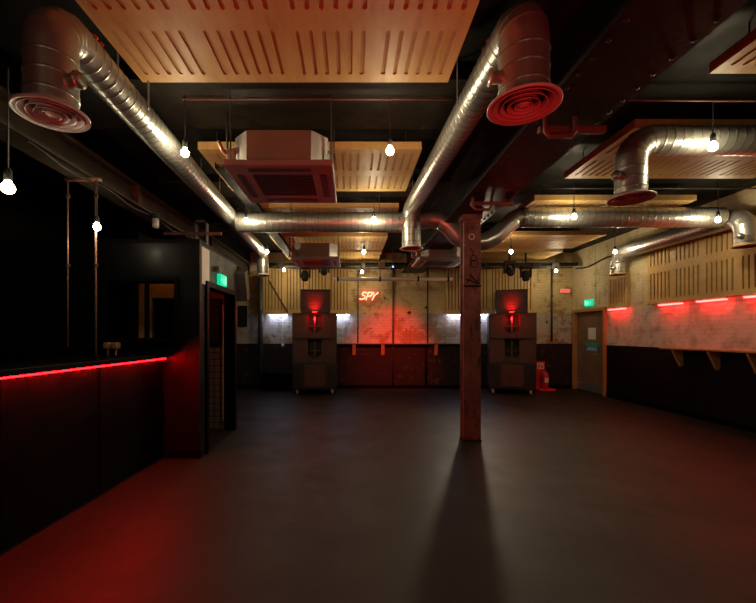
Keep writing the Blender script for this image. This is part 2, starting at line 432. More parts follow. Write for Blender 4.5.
# right rear door
d2 = struct(MB().bbox(6.10, 6.30, DY0 - 0.07, DY0 + 0.01, 0, DZ + 0.07, .006).bbox(6.10, 6.30, DY1 - 0.01, DY1 + 0.07, 0, DZ + 0.07, .006)
            .bbox(6.10, 6.30, DY0 + 0.01, DY1 - 0.01, DZ - 0.01, DZ + 0.07, .006), 'door_2', 'frame_wood', 'brown timber door in an orange wood frame at the rear right corner', 'door')
part(MB().bbox(6.20, 6.25, DY0 + 0.01, DY1 - 0.01, 0.01, DZ - 0.01, .004), 'door_leaf', 'door_wood', d2)
part(MB().box(6.192, 6.20, DY0 + 0.03, DY1 - 0.03, 0.02, 0.22), 'kick_plate', 'galvanised_dull', d2)
part(MB().box(6.192, 6.20, 9.58, 9.88, 1.36, 1.66), 'paper_notice', 'paper', d2)
sg = part(MB().box(6.190, 6.20, 9.48, 9.96, 1.06, 1.18), 'blue_sign', 'sign_blue', d2)
part(MB().box(6.190, 6.20, 9.48, 9.96, 1.18, 1.27), 'green_sign', 'sign_green', d2)
part(MB().box(6.186, 6.19, 9.52, 9.92, 1.095, 1.11).box(6.186, 6.19, 9.56, 9.88, 1.135, 1.15), 'lettering', 'paper', sg)
part(MB().tube([(6.20, 9.44, 1.0), (6.14, 9.44, 1.0), (6.14, 9.56, 1.0)], 0.011, 8), 'lever_handle', 'galvanised_dull', d2)
struct(MB().box(6.12, 6.15, DY1 + 0.07, 10.5, 0, 0.09), 'baseboard_corner', 'black_gloss')

# steel: main girder on the column, left beam, cross beams
gb = MB()
gb.box(1.42, 2.0, -3.9, 10.45, 3.17, 3.20); gb.box(1.56, 1.60, -3.9, 10.45, 3.20, 3.70); gb.box(1.82, 1.86, -3.9, 10.45, 3.20, 3.70); gb.box(1.42, 2.0, -3.9, 10.45, 3.70, CEIL)
girder = struct(gb, 'trim_2', 'beam_steel', 'heavy dark riveted steel girder resting on the red column', 'girder')
rv = MB()
y = 0.9
while y < 10.3:
    for x in (1.47, 1.95): rv.lathe([(0.0, -0.012), (0.011, -0.008), (0.016, 0.0)], (x, y, 3.17), 6)
    y += 0.14
rvo = part(rv, 'rivet', 'beam_steel', girder, True); rvo['kind'] = 'stuff'
lb = MB()
lb.box(-2.95, -2.70, -3.9, 10.45, 3.14, 3.165); lb.box(-2.84, -2.81, -3.9, 10.45, 3.165, 3.40); lb.box(-2.95, -2.70, -3.9, 10.45, 3.40, 3.425)
lbo = struct(lb, 'trim_3', 'beam_steel_lit', 'dark steel beam running over the bar', 'beam')
for y in (2.28, 4.9, 7.5):
    part(MB().box(-2.81, -2.71, y - 0.03, y + 0.03, 3.165, 3.40), 'stiffener_plate', 'conduit_red', lbo)
struct(MB().box(-2.9, -2.75, -3.9, 10.45, 3.425, CEIL), 'trim_4', 'black_paint', 'dark packing above the left beam', 'trim')
for i, (y0, y1) in enumerate(((3.18, 3.95), (5.36, 5.9), (7.3, 7.55))):
    struct(MB().box(-2.70, 1.42, y0, y1, 3.63, CEIL), 'trim_%d' % (5 + i), 'beam_steel', 'dark downstand beam crossing the ceiling, number %d from the viewer' % (i + 1) if False else ['dark cross beam between the first two ceiling panels', 'dark cross beam above the crossing silver duct', 'dark cross beam ahead of the rear cassette unit'][i], 'beam')

# column
cx, cy, hw, hd = 1.71, 5.40, 0.120, 0.09
co = thing('steel_column', (cx, cy, 0), 'worn red painted steel column standing in the middle of the floor', 'column')
part(MB().bbox(cx - hw, cx + hw, cy - hd, cy - hd + .022, 0.02, 3.10, .004), 'front_plate', 'red_oxide', co)
part(MB().bbox(cx - hw, cx + hw, cy + hd - .022, cy + hd, 0.02, 3.10, .004), 'rear_plate', 'red_oxide', co)
part(MB().box(cx - 0.095, cx + 0.095, cy - hd + .022, cy + hd - .022, 0.02, 3.10), 'core', 'red_oxide', co)
part(MB().box(cx - 0.135, cx + 0.135, cy - hd - .02, cy + hd + .02, 3.10, 3.17), 'cap_plate', 'red_oxide', co)
part(MB().box(cx - 0.13, cx + 0.13, cy - hd - .012, cy + hd + .012, 0, 0.02), 'base_plate', 'beam_steel', co)
part(MB().box(cx - hw - .003, cx + hw + .003, cy - hd - 0.008, cy - hd + .01, 2.16, 2.18), 'strap', 'black_paint', co)
for k in range(4):
    for z in (2.98, 3.05):
        part(MB().lathe([(0, -.016), (0.012, -.012), (0.018, 0)], (cx - 0.08 + k * 0.053, cy - hd, z), 8, axis='y'), 'bolt', 'red_oxide', co, True)
# painted scrawls and a stencilled disc on the column face
gm = MB()
def ring(mb, x, z, r, y, t=0.006, n=14):
    mb.tube([(x + r * math.cos(2 * PI * i / n), y, z + r * math.sin(2 * PI * i / n)) for i in range(n + 1)], t, 5)
yf = cy - hd
ring(gm, cx + 0.02, 2.56, 0.04, yf); ring(gm, cx + 0.03, 2.48, 0.05, yf)
gm.tube([(cx - 0.03, yf, 2.70), (cx + 0.02, yf, 2.63), (cx - 0.01, yf, 2.60)], 0.006, 5)
gm.tube([(cx - 0.08, yf, 2.22), (cx, yf, 2.31), (cx - 0.01, yf, 2.22), (cx + 0.09, yf, 2.27), (cx + 0.04, yf, 2.20), (cx + 0.10, yf, 2.21)], 0.009, 5)
gm.tube([(cx - 0.09, yf, 2.27), (cx + 0.06, yf, 2.21)], 0.008, 5); gm.tube([(cx - 0.04, yf, 2.34), (cx + 0.05, yf, 2.24)], 0.008, 5)
part(gm, 'scrawl', 'black_paint', co)
part(MB().lathe([(0.045, -0.004), (0.03, -0.004), (0.03, 0.002), (0.045, 0.002)], (cx - 0.01, cy - hd, 2.86), 16, True, 'y'), 'stencil_ring', 'paper', co)

# ------------------------------------------------------------------ slotted plywood panels
def board_mesh(W, L, rows, depth, felt, name='board'):
    mb = MB(); T = 0.02
    xs = [0.0]; n = 6; pit = 0.0875; sw = 0.030; x0 = (W - (n - 1) * pit) / 2
    slots = [(x0 + i * pit - sw / 2, x0 + i * pit + sw / 2) for i in range(n)]
    for a, c in slots: xs += [a, c]
    xs.append(W)
    ys = [0.0]
    for a, c in rows: ys += [a, c]
    ys.append(L)
    for i in range(len(xs) - 1):
        for j in range(len(ys) - 1):
            xa, xb, ya, yb = xs[i], xs[i + 1], ys[j], ys[j + 1]
            n0 = len(mb.v)
            if i % 2 == 1 and j % 2 == 1:
                # rounded slot: an eight-sided hole inside the cell
                ch = sw * 0.35
                oct_ = [(xa + ch, ya), (xb - ch, ya), (xb, ya + ch), (xb, yb - ch), (xb - ch, yb), (xa + ch, yb), (xa, yb - ch), (xa, ya + ch)]
                mb.v += [(x, y, 0) for x, y in oct_] + [(x, y, depth) for x, y in oct_] + [(xa, ya, 0), (xb, ya, 0), (xb, yb, 0), (xa, yb, 0)]
                for k in range(8): mb.quad(n0 + k, n0 + (k + 1) % 8, n0 + 8 + (k + 1) % 8, n0 + 8 + k)
                mb.quad(n0 + 16, n0 + 0, n0 + 7); mb.quad(n0 + 17, n0 + 2, n0 + 1); mb.quad(n0 + 18, n0 + 4, n0 + 3); mb.quad(n0 + 19, n0 + 6, n0 + 5)
                mb.cur = 1; mb.quad(*[n0 + 8 + k for k in reversed(range(8))]); mb.cur = 0
            else:
                mb.v += [(xa, ya, 0), (xb, ya, 0), (xb, yb, 0), (xa, yb, 0)]
                mb.quad(n0, n0 + 3, n0 + 2, n0 + 1)
    n0 = len(mb.v)
    mb.v += [(0, 0, 0), (W, 0, 0), (W, L, 0), (0, L, 0), (0, 0, T), (W, 0, T), (W, L, T), (0, L, T)]
    for q in ((0, 1, 5, 4), (1, 2, 6, 5), (2, 3, 7, 6), (3, 0, 4, 7)): mb.quad(*[n0 + k for k in q])
    return mb.data(name, ['plywood', felt])
B_CEIL = board_mesh(0.6, 1.2, [(0.09, 0.53), (0.69, 1.11)], 0.009, 'slot_felt')
B_WALL = board_mesh(0.6, 1.25, [(0.09, 0.51), (0.65, 1.17)], 0.016, 'slot_felt_dark')
B_HALF = board_mesh(0.6, 0.74, [(0.09, 0.66)], 0.016, 'slot_felt_dark')
B_REAR = board_mesh(0.6, 1.30, [(0.08, 1.20)], 0.016, 'slot_felt_dark')
ROT = {'ceil': Matrix.Identity(3), 'back': Matrix(((1, 0, 0), (0, 0, 1), (0, -1, 0))), 'right': Matrix(((0, 0, 1), (-1, 0, 0), (0, -1, 0)))}
def panel(mode, loc, n, mesh, L, label, group, back=0.08, name='acoustic_panel'):
    o = thing(name, loc, label, 'acoustic panel', group)
    o.rotation_euler = ROT[mode].to_euler()
    for i in range(n):
        bo = bpy.data.objects.new('board', mesh); col.objects.link(bo); bo.parent = o; bo.location = (i * 0.6, 0, 0)
    W = n * 0.6 - 0.003
    f = MB()
    f.box(0, 0.03, 0, L, 0.021, back); f.box(W - 0.03, W, 0, L, 0.021, back); f.box(0.03, W - 0.03, 0, 0.03, 0.021, back); f.box(0.03, W - 0.03, L - 0.03, L, 0.021, back)
    me = f.data('batten_frame', 'plywood'); fo = bpy.data.objects.new('batten_frame', me); col.objects.link(fo); fo.parent = o
    return o
PZ = 3.48
gC = 'slotted plywood ceiling panels'
def hangers(o, W, L):
    for x in (0.15, W - 0.15):
        for y in (0.15, L - 0.15):
            me = MB().tube([(x, y, 0.05), (x, y, CEIL - PZ)], 0.006, 6).data('hanger_rod', 'conduit_dark')
            h = bpy.data.objects.new('hanger_rod', me); col.objects.link(h); h.parent = o
rows_c = [(-0.62, 'slotted plywood ceiling panel overhead, nearest the viewer of the middle column'),
          (0.59 + 1.2, 'large slotted plywood ceiling panel at the top of the picture between two ducts'),
          (4.07, 'slotted plywood ceiling panel above the near cassette air conditioner'),
          (5.97, 'slotted plywood ceiling panel just behind the left crossing duct'),
          (7.72, 'slotted plywood ceiling panel above the far cassette air conditioner'),
          (9.15, 'slotted plywood ceiling panel against the rear wall, left of the girder')]
for y, lab in rows_c[1:]:
    o = panel('ceil', (-1.63, y, PZ), 4, B_CEIL, 1.2, lab, gC); hangers(o, 2.4, 1.2)
rows_r = [(1.69, 'slotted plywood ceiling panel at the top right corner of the picture'),
          (3.64, 'slotted plywood ceiling panel above the right red-mouthed drop duct'),
          (5.62, 'slotted plywood ceiling panel above the right crossing duct'),
          (7.60, 'slotted plywood ceiling panel behind the right crossing duct'),
          (9.15, 'slotted plywood ceiling panel against the rear wall, right of the girder')]
for y, lab in rows_r:
    o = panel('ceil', (2.73, y, PZ), 4, B_CEIL, 1.2, lab, gC); hangers(o, 2.4, 1.2)
gW = 'slotted plywood wall panels'
panel('back', (-2.40, 10.42, 3.36), 4, B_REAR, 1.30, 'slotted plywood wall panel behind the left speaker stack', gW)
panel('back', (2.63, 10.42, 3.36), 4, B_REAR, 1.30, 'slotted plywood wall panel behind the right speaker stack', gW)
panel('right', (6.07, 7.75, 3.36), 8, B_WALL, 1.25, 'long slotted plywood wall panel along the right wall above the red lights', gW)
panel('right', (6.07, 8.93, 2.85), 1, B_HALF, 0.74, 'narrow slotted plywood wall panel beside the rear right door', gW)

# ------------------------------------------------------------------ ducts
def arc(c, a, b, r, n=6):
    """quarter arc round corner c from direction a to direction b"""
    c, a, b = Vector(c), Vector(a).normalized(), Vector(b).normalized()
    o = c + a * r + b * r
    arcp = [tuple(o - b * r * math.cos(t) - a * r * math.sin(t)) for t in [PI / 2 * i / n for i in range(n + 1)]]
    return [tuple(c + a * (r + 0.03))] + arcp + [tuple(c + b * (r + 0.03))]
def spiral(mb, p0, p1, r, step=0.08, n=28):
    p0, p1 = Vector(p0), Vector(p1); L = (p1 - p0).length; d = (p1 - p0) / L
    pts = [p0]; rs = [r]; s = step * 0.5
    while s < L - 0.02:
        for ds, dr in ((-0.011, 0), (-0.006, 0), (0, 0.0042), (0.006, 0), (0.011, 0)):
            pts.append(p0 + d * (s + ds)); rs.append(r + dr)
        s += step
    pts.append(p1); rs.append(r)
    f0 = len(mb.f); mb.tube(pts, rs, n, False)
    for i in range(len(pts) - 1):
        if i % 5 in (2, 3) and (rs[i] > r or rs[i + 1] > r):
            for k in range(n): mb.mi[f0 + i * n + k] = 1
def gore(mb, pts, r, n=28, r2=None):
    P = []; rs = []; ra = r; r2 = r2 or r; N_ = len(pts) - 1
    for i, p in enumerate(pts):
        p = Vector(p); r = ra + (r2 - ra) * min(max((i - 1) / max(N_ - 2, 1), 0), 1)
        if 1 < i < len(pts) - 2:
            d = (Vector(pts[i + 1]) - Vector(pts[i - 1])).normalized()
            for ds, dr in ((-0.016, 0), (-0.006, 0), (0, 0.004), (0.006, 0), (0.016, 0)): P.append(p + d * ds); rs.append(r + dr)
        else: P.append(p); rs.append(r)
    mb.tube(P, rs, n, False)
def band(mb, p, d, r, w=0.03, n=28):
    p, d = Vector(p), Vector(d).normalized()
    mb.tube([p - d * w, p - d * w, p + d * w, p + d * w], [r, r + 0.006, r + 0.006, r], n, False)
def diffuser(root, x, y, z, r, R_, rings=4):
    df = part(MB().lathe([(r - .003, 0.05), (r, 0.02), (R_ * .93, 0.004), (R_, 0.0), (R_, -0.012), (R_ * .97, -0.016), (R_ * .90, -0.008), (r * .96, 0.012), (r * .94, 0.05)], (x, y, z), 36), 'diffuser_mouth', 'diffuser_paint', root, True)
    for k in range(rings):
        q = R_ * 0.80 * (1 - k / rings) + 0.01
        part(MB().lathe([(q, -0.010), (q * .99, -0.016), (q * .90, 0.006), (q * .80, 0.035), (q * .79, 0.035), (q * .88, 0.006), (q * .96, -0.010)], (x, y, z), 32, True), 'cone_ring', 'diffuser_paint', df, True)
    part(MB().lathe([(0.0, -0.012), (0.028, -0.010), (0.034, 0.0), (0.02, 0.03), (0, 0.03)], (x, y, z), 20), 'centre_boss', 'diffuser_paint', df, True)
def spigot(root, x, y, z, d, r):
    d = Vector(d); p = Vector((x, y, z))
    part(MB().tube([p + d * (r - .01), p + d * (r + 0.055), p + d * (r + 0.056), p + d * (r + 0.066), p + d * (r + 0.066), p + d * (r + 0.02)], [0.038, 0.038, 0.046, 0.046, 0.034, 0.030], 16, False), 'damper_spigot', 'galvanised', root, True)
def caps(root, pts):
    for p, d in pts:
        p, d = Vector(p), Vector(d)
        part(MB().tube([p, p + d * 0.02], 0.016, 10), 'test_cap', 'red_plastic', root, True)
gD = 'silver spiral ventilation ducts'
def long_duct(name, label, r, q, near, nz, drop, far, fz, fdrop, Re, disc, spig, capx):
    (nx, ny), (fx, fy) = near, far
    root = thing(name, (nx, ny, drop), label, 'duct', gD)
    d = Vector((fx - nx, fy - ny, fz - nz)).normalized()
    # near drop
    m1 = MB(); spiral(m1, (nx, ny, drop + 0.04), (nx, ny, nz - Re), r, 0.10); part(m1, 'drop', 'galvanised', root, True)
    m2 = MB(); gore(m2, arc((nx, ny, nz), (0, 0, -1), d, Re, 5), r, 28, q); part(m2, 'elbow', 'galvanised', root, True)
    A = Vector((nx, ny, nz)) + d * Re; B = Vector((fx, fy, fz)) - d * (Re if fdrop else 0)
    m3 = MB(); spiral(m3, A, B, q); part(m3, 'straight_run', 'galvanised', root, True)
    part_b = []
    L = (B - A).length
    for s in ([0.02] + [k * 1.5 for k in range(1, int(L / 1.5) + 1)]):
        mb = MB(); band(mb, A + d * min(s, L - .03), d, q); part(mb, 'coupling_band', 'galvanised', root, True)
    mb = MB(); band(mb, (nx, ny, nz - Re), (0, 0, 1), r, 0.02); part(mb, 'coupling_band', 'galvanised', root, True)
    if fdrop:
        m4 = MB(); gore(m4, arc((fx, fy, fz), -d, (0, 0, -1), Re, 5), q, 28, r); part(m4, 'elbow', 'galvanised', root, True)
        m5 = MB(); spiral(m5, (fx, fy, fz - Re), (fx, fy, fdrop), r, 0.10); part(m5, 'drop', 'galvanised', root, True)
        part(MB().lathe([(r - .01, 0.02), (r, 0.02), (r + 0.035, 0.0), (r + 0.037, -0.008), (r - 0.01, -0.008)], (fx, fy, fdrop), 28, True), 'mouth_flange', 'diffuser_paint', root, True)
    diffuser(root, nx, ny, drop, r, disc)
    spigot(root, nx, ny, drop + 0.155, spig, r)
    for s in capx:
        p = A + d * s
        caps(root, [(p + Vector((0.6, 0, 0.8)) * q if nx < 0 else p + Vector((-0.6, 0, 0.8)) * q, (0.6, 0, 0.8) if nx < 0 else (-0.6, 0, 0.8))])
    # hanging straps
    k = 0.7
    while k < L:
        p = A + d * k
        part(MB().box(p.x - q - 0.004, p.x - q, p.y - 0.012, p.y + 0.012, p.z, CEIL), 'hanger_strap', 'galvanised_dull', root)
        part(MB().box(p.x + q, p.x + q + 0.004, p.y - 0.012, p.y + 0.012, p.z, PZ if nx < 0 and p.x + q > -1.64 else CEIL), 'hanger_strap', 'galvanised_dull', root)
        k += 1.9
    return root
r0 = 0.1425
long_duct('ventilation_duct', 'long silver spiral duct at the upper left with a round drop mouth over the bar', 0.127, 0.118, (-1.655, 2.11), 3.25, 2.725, (-1.97, 8.6), 3.32, 2.835, 0.165, 0.180, (0.97, -0.24, 0), (0.10, 0.16))
long_duct('ventilation_duct', 'long silver spiral duct at top centre with a red-lit round drop mouth', 0.140, 0.122, (1.026, 2.247), 3.38, 2.855, (0.93, 5.76), 3.40, 2.80, 0.165, 0.205, (-1.0, -0.05, 0), (0.16, 0.24))
# crossing duct, left and right lengths
rc = 0.150
cl = thing('ventilation_duct', (-0.4, 5.82, 3.21 - rc), 'silver duct crossing left of the column under the ceiling panels', 'duct', gD)
mb = MB(); spiral(mb, (-1.72, 5.82, 3.21), (0.86, 5.82, 3.21), rc, 0.10); part(mb, 'straight_run', 'galvanised', cl, True)
for x in (-1.66, -0.3, 0.75):
    mb = MB(); band(mb, (x, 5.82, 3.21), (1, 0, 0), rc); part(mb, 'coupling_band', 'galvanised', cl, True)
for x in (-0.9, 0.45):
    part(MB().tube([(x, 5.82, 3.21 + rc), (x, 5.82, 3.63)], 0.006, 6), 'hanger_rod', 'conduit_dark', cl)
fx = thing('flexible_duct', (1.8, 5.82, 2.80), 'silver duct bend ducking under the girder behind the column', 'duct', gD)
pth = [(1.00, 5.82, 3.22), (1.22, 5.82, 3.26), (1.38, 5.82, 3.24), (1.52, 5.82, 3.14), (1.66, 5.82, 2.98), (1.84, 5.82, 2.90), (2.06, 5.82, 2.91), (2.24, 5.82, 3.0), (2.38, 5.82, 3.14), (2.52, 5.82, 3.26), (2.66, 5.82, 3.285)]
fine = []
for i in range(len(pth) - 1):
    p, q = Vector(pth[i]), Vector(pth[i + 1])
    for k in range(6): fine.append(p.lerp(q, k / 6))
fine.append(Vector(pth[-1]))
part(MB().tube(fine, [rc - 0.02 + (0.004 if i % 2 else 0) for i in range(len(fine))], 24, False), 'flexible_hose', 'galvanised', fx, True)
for p, q in ((pth[3], pth[4]), (pth[6], pth[7])):
    mb = MB(); band(mb, p, Vector(q) - Vector(p), rc - 0.015); part(mb, 'clamp_band', 'galvanised', fx, True)
cr = thing('ventilation_duct', (4.1, 5.82, 3.285 - rc), 'silver duct crossing right of the column to the right wall', 'duct', gD)
mb = MB(); spiral(mb, (2.62, 5.82, 3.285), (5.66, 5.82, 3.285), rc, 0.10); part(mb, 'straight_run', 'galvanised', cr, True)
for x in (2.70, 2.95, 3.55, 5.2):
    mb = MB(); band(mb, (x, 5.82, 3.285), (1, 0, 0), rc); part(mb, 'coupling_band', 'galvanised', cr, True)
for x in (3.0, 4.9):
    part(MB().tube([(x, 5.82, 3.285 + rc), (x, 5.82, PZ)], 0.006, 6), 'hanger_rod', 'conduit_dark', cr)
# right drop duct
r1 = 0.130
rd = thing('ventilation_duct', (2.66, 3.6, 2.79), 'silver duct elbow with a red-lit drop mouth at the right', 'duct', gD)
mb = MB(); spiral(mb, (2.66, 3.6, 2.83), (2.66, 3.6, 3.33 - 0.2), r1, 0.09); part(mb, 'drop', 'galvanised', rd, True)
mb = MB(); gore(mb, arc((2.66, 3.6, 3.33), (0, 0, -1), (1, 0, 0), 0.2, 5), r1); part(mb, 'elbow', 'galvanised', rd, True)
mb = MB(); spiral(mb, (2.86, 3.6, 3.33), (6.05, 3.6, 3.33), r1); part(mb, 'straight_run', 'galvanised', rd, True)
for x in (2.88, 3.7, 4.9):
    mb = MB(); band(mb, (x, 3.6, 3.33), (1, 0, 0), r1); part(mb, 'coupling_band', 'galvanised', rd, True)
diffuser(rd, 2.66, 3.6, 2.79, r1, 0.195, 3); spigot(rd, 2.66, 3.6, 2.98, (-0.95, -0.3, 0), r1)
# right wall duct
rw = thing('ventilation_duct', (5.86, 5.62, 2.8), 'silver duct along the right wall with two short drops', 'duct', gD)
mb = MB(); spiral(mb, (5.86, 5.86, 3.26), (5.86, 8.08, 3.26), 0.14); part(mb, 'straight_run', 'galvanised', rw, True)
for yy, sgn in ((5.62, 1), (8.32, -1)):
    mb = MB(); gore(mb, arc((5.86, yy, 3.26), (0, 0, -1), (0, sgn, 0), 0.24, 5), 0.14); part(mb, 'elbow', 'galvanised', rw, True)
    mb = MB(); spiral(mb, (5.86, yy, 2.81), (5.86, yy, 3.02), 0.14, 0.08); part(mb, 'drop', 'galvanised', rw, True)
    part(MB().lathe([(0.13, 0.02), (0.14, 0.02), (0.165, 0.0), (0.165, -0.008), (0.13, -0.008)], (5.86, yy, 2.80), 28, True), 'mouth_flange', 'frame_wood', rw, True)
    spigot(rw, 5.86, yy, 2.93, (-0.9, -0.43, 0), 0.14)

# ------------------------------------------------------------------ cassette air conditioners
def cassette(x0, y0, z, label, top=CEIL):
    W = 0.95
    o = thing('cassette_air_conditioner', (x0 + W / 2, y0 + W / 2, z), label, 'air conditioner', 'ceiling cassette units')
    c = 0.14; a0, a1, b0, b1 = x0 + 0.055, x0 + W - 0.055, y0 + 0.055, y0 + W - 0.055
    part(MB().prism([(a0 + c, b0), (a1 - c, b0), (a1, b0 + c), (a1, b1 - c), (a1 - c, b1), (a0 + c, b1), (a0, b1 - c), (a0, b0 + c)], 'z', z + 0.07, z + 0.33), 'casing', 'grey_casing', o)
    fa = MB()
    fa.bbox(x0, x0 + W, y0, y0 + 0.20, z, z + 0.055, .012); fa.bbox(x0, x0 + W, y0 + W - 0.20, y0 + W, z, z + 0.055, .012)
    fa.bbox(x0, x0 + 0.20, y0 + 0.2, y0 + W - 0.2, z, z + 0.055, .012); fa.bbox(x0 + W - 0.20, x0 + W, y0 + 0.2, y0 + W - 0.2, z, z + 0.055, .012)
    fo = part(fa, 'fascia', 'white_metal', o)
    for (p0, p1, q0, q1) in ((x0 + .2, x0 + W - .2, y0 + .07, y0 + .13), (x0 + .2, x0 + W - .2, y0 + W - .13, y0 + W - .07), (x0 + .07, x0 + .13, y0 + .2, y0 + W - .2), (x0 + W - .13, x0 + W - .07, y0 + .2, y0 + W - .2)):
        part(MB().box(p0, p1, q0, q1, z - 0.006, z + 0.004), 'air_vane', 'conduit_dark', fo)
    part(MB().box(x0 + .2, x0 + W - .2, y0 + .2, y0 + W - .2, z + 0.03, z + 0.05), 'intake_filter', 'black_paint', o)
    for k in range(9):
        yy = y0 + 0.225 + k * 0.0625
        part(MB().box(x0 + .2, x0 + W - .2, yy - 0.012, yy + 0.012, z + 0.008, z + 0.02), 'intake_slat', 'conduit_dark', o)
    for sx in (a0 - 0.03, a1 + 0.03):
        for sy in (b0 + 0.10, b1 - 0.10):
            part(MB().box(min(sx, x0 + W / 2 if False else sx) - 0.03, sx + 0.03, sy - 0.02, sy + 0.02, z + 0.18, z + 0.19), 'lug', 'galvanised_dull', o)
            part(MB().tube([(sx, sy, z + 0.12), (sx, sy, top)], 0.007, 6), 'hanger_rod', 'conduit_dark', o)
    # pipework at the left
    part(MB().tube([(a0 + 0.02, b0 + 0.25, z + 0.2), (a0 - 0.10, b0 + 0.25, z + 0.2), (a0 - 0.10, b0 + 0.10, z + 0.2), (a0 - 0.14, b0 + 0.10, z + 0.28)], 0.018, 8), 'refrigerant_pipe', 'copper_pipe', o, True)
    part(MB().tube([(a0 + 0.02, b0 + 0.35, z + 0.12), (a0 - 0.14, b0 + 0.35, z + 0.12), (a0 - 0.14, b0 + 0.35, top)], 0.014, 8), 'drain_pipe', 'conduit_dark', o, True)
    part(MB().bbox(a0 - 0.08, a0 + 0.0, b0 + 0.13, b0 + 0.24, z + 0.09, z + 0.24, .01), 'valve_box', 'copper_pipe', o)
    return o
cassette(-1.095, 3.25, 2.944, 'large cassette air conditioner hung near the left, lit red')
cassette(-1.16, 7.45, 2.97, 'smaller-looking far cassette air conditioner above the left speaker stack', PZ)
cassette(1.36, 7.45, 2.97, 'cassette air conditioner half hidden behind the column top')

# ------------------------------------------------------------------ conduits, trays, pipes
gP = 'pipes and conduits under the ceiling'
def pipe(pts, r, mat, label, name='conduit', n=8, cat='pipe', group=None):
    return solo(MB().tube(pts, r, n), name, mat, label, cat, group, True)
pipe([(-1.5, 3.40, 3.60), (1.40, 3.40, 3.60)], 0.008, 'conduit_red', 'thin red conduit crossing behind the near ceiling panel', group=gP)
pipe([(2.02, 3.40, 3.60), (3.3, 3.40, 3.585), (6.1, 3.40, 3.60)], 0.009, 'conduit_red', 'thin red conduit crossing right of the girder ahead of the panel', group=gP)
pipe([(2.02, 5.48, 3.60), (6.1, 5.48, 3.60)], 0.010, 'conduit_dark', 'thin dark conduit crossing above the right drop mouth', group=gP)
pipe([(-2.6, 5.25, 3.60), (1.40, 5.25, 3.60)], 0.010, 'conduit_dark', 'thin dark conduit crossing above the left crossing duct', group=gP)
pipe([(-2.6, 7.60, 3.60), (1.40, 7.60, 3.60)], 0.010, 'conduit_dark', 'thin dark conduit crossing above the far cassette unit', group=gP)
pipe([(2.02, 7.45, 3.60), (6.1, 7.45, 3.60)], 0.010, 'conduit_dark', 'thin dark conduit crossing far right above the rear panels', group=gP)
# short strut channels for the hangers of the near cassette
for x, lab in ((-0.98, 'short red strut above the left rods of the near cassette unit'), (-0.30, 'short red strut above the right rods of the near cassette unit')):
    solo(MB().box(x - 0.04, x + 0.30, 3.36, 3.40, 3.66, 3.70), 'strut_channel', 'conduit_red', lab, 'strut', 'struts under the cross beam')
# red pipes clamped under the girder
def girder_pipe(y, lab1, lab2):
    solo(MB().bbox(1.50, 2.03, y, y + 0.05, 3.10, 3.15, .008), 'strut_channel', 'conduit_red', lab1, 'strut', 'struts under the girder')
    pipe([(1.50, y - 0.08, 3.17), (1.50, y - 0.08, 3.06), (1.53, y - 0.08, 3.02), (1.70, y - 0.08, 3.02), (1.73, y - 0.08, 3.06), (1.73, y - 0.08, 3.17)], 0.018, 'conduit_red', lab2, 'bent_conduit', 10, group=gP)
girder_pipe(3.0, 'red strut bar under the girder beside the centre drop mouth', 'red bent pipe under the girder beside the centre drop mouth')
girder_pipe(4.72, 'red strut bar under the girder just ahead of the column', 'red bent pipe under the girder just ahead of the column')
# cable tray along the ceiling
ct = thing('cable_tray', (-1.44, 6.5, 3.38), 'dark cable tray running back past the near cassette unit', 'cable tray')
part(MB().box(-1.53, -1.35, 4.3, 9.3, 3.38, 3.39).box(-1.53, -1.52, 4.3, 9.3, 3.39, 3.44).box(-1.36, -1.35, 4.3, 9.3, 3.39, 3.44), 'tray', 'black_paint', ct)
for x in (-1.49, -1.44, -1.39):
    part(MB().tube([(x, 4.3 + k * 0.5, 3.405 + R.uniform(-.002, .012)) for k in range(11)], 0.013, 6), 'cable', 'black_rubber', ct, True)
for y in (4.8, 6.6, 8.4):
    part(MB().tube([(-1.535, y, 3.38), (-1.535, y, PZ)], 0.005, 6), 'hanger_rod', 'conduit_dark', ct)
# rear service trunking with bunched cables
rt = thing('service_trunking', (1.6, 9.9, 3.3), 'dark trunking with bunched cables along the top of the rear wall', 'trunking')
part(MB().box(-2.3, 6.0, 9.98, 10.12, 3.30, 3.38), 'trunk', 'beam_steel', rt)
for k in range(3):
    z = 3.30 - 0.03 * k
    part(MB().tube([(-2.2 + i * 0.4, 9.94 + R.uniform(-.02, .02), z + R.uniform(-.04, .02)) for i in range(21)], 0.018, 6), 'cable', 'black_rubber', rt, True)
for k in range(14):
    x = -2.0 + k * 0.56 + R.uniform(-.1, .1)
    part(MB().bbox(x, x + R.uniform(.06, .2), 9.90, 9.98, 3.22, 3.36, .006), 'clamp', ['beam_steel', 'conduit_dark', 'conduit_red'][k % 3], rt)
# white lighting pipe
lp = thing('lighting_bar', (1.06, 9.5, 2.86), 'pale horizontal pipe hung ahead of the rear wall', 'lighting bar')
part(MB().tube([(-0.42, 9.5, 2.87), (2.56, 9.5, 2.87)], 0.045, 16), 'pipe', 'cream_plastic', lp, True)
for x in (-0.3, 0.75, 1.7, 2.45):
    part(MB().tube([(x, 9.5, 2.9), (x, 9.5, 3.48)], 0.012, 6), 'drop_rod', 'conduit_dark', lp)
    part(MB().box(x - 0.02, x + 0.02, 9.445, 9.555, 2.815, 2.925), 'clamp', 'black_paint', lp)
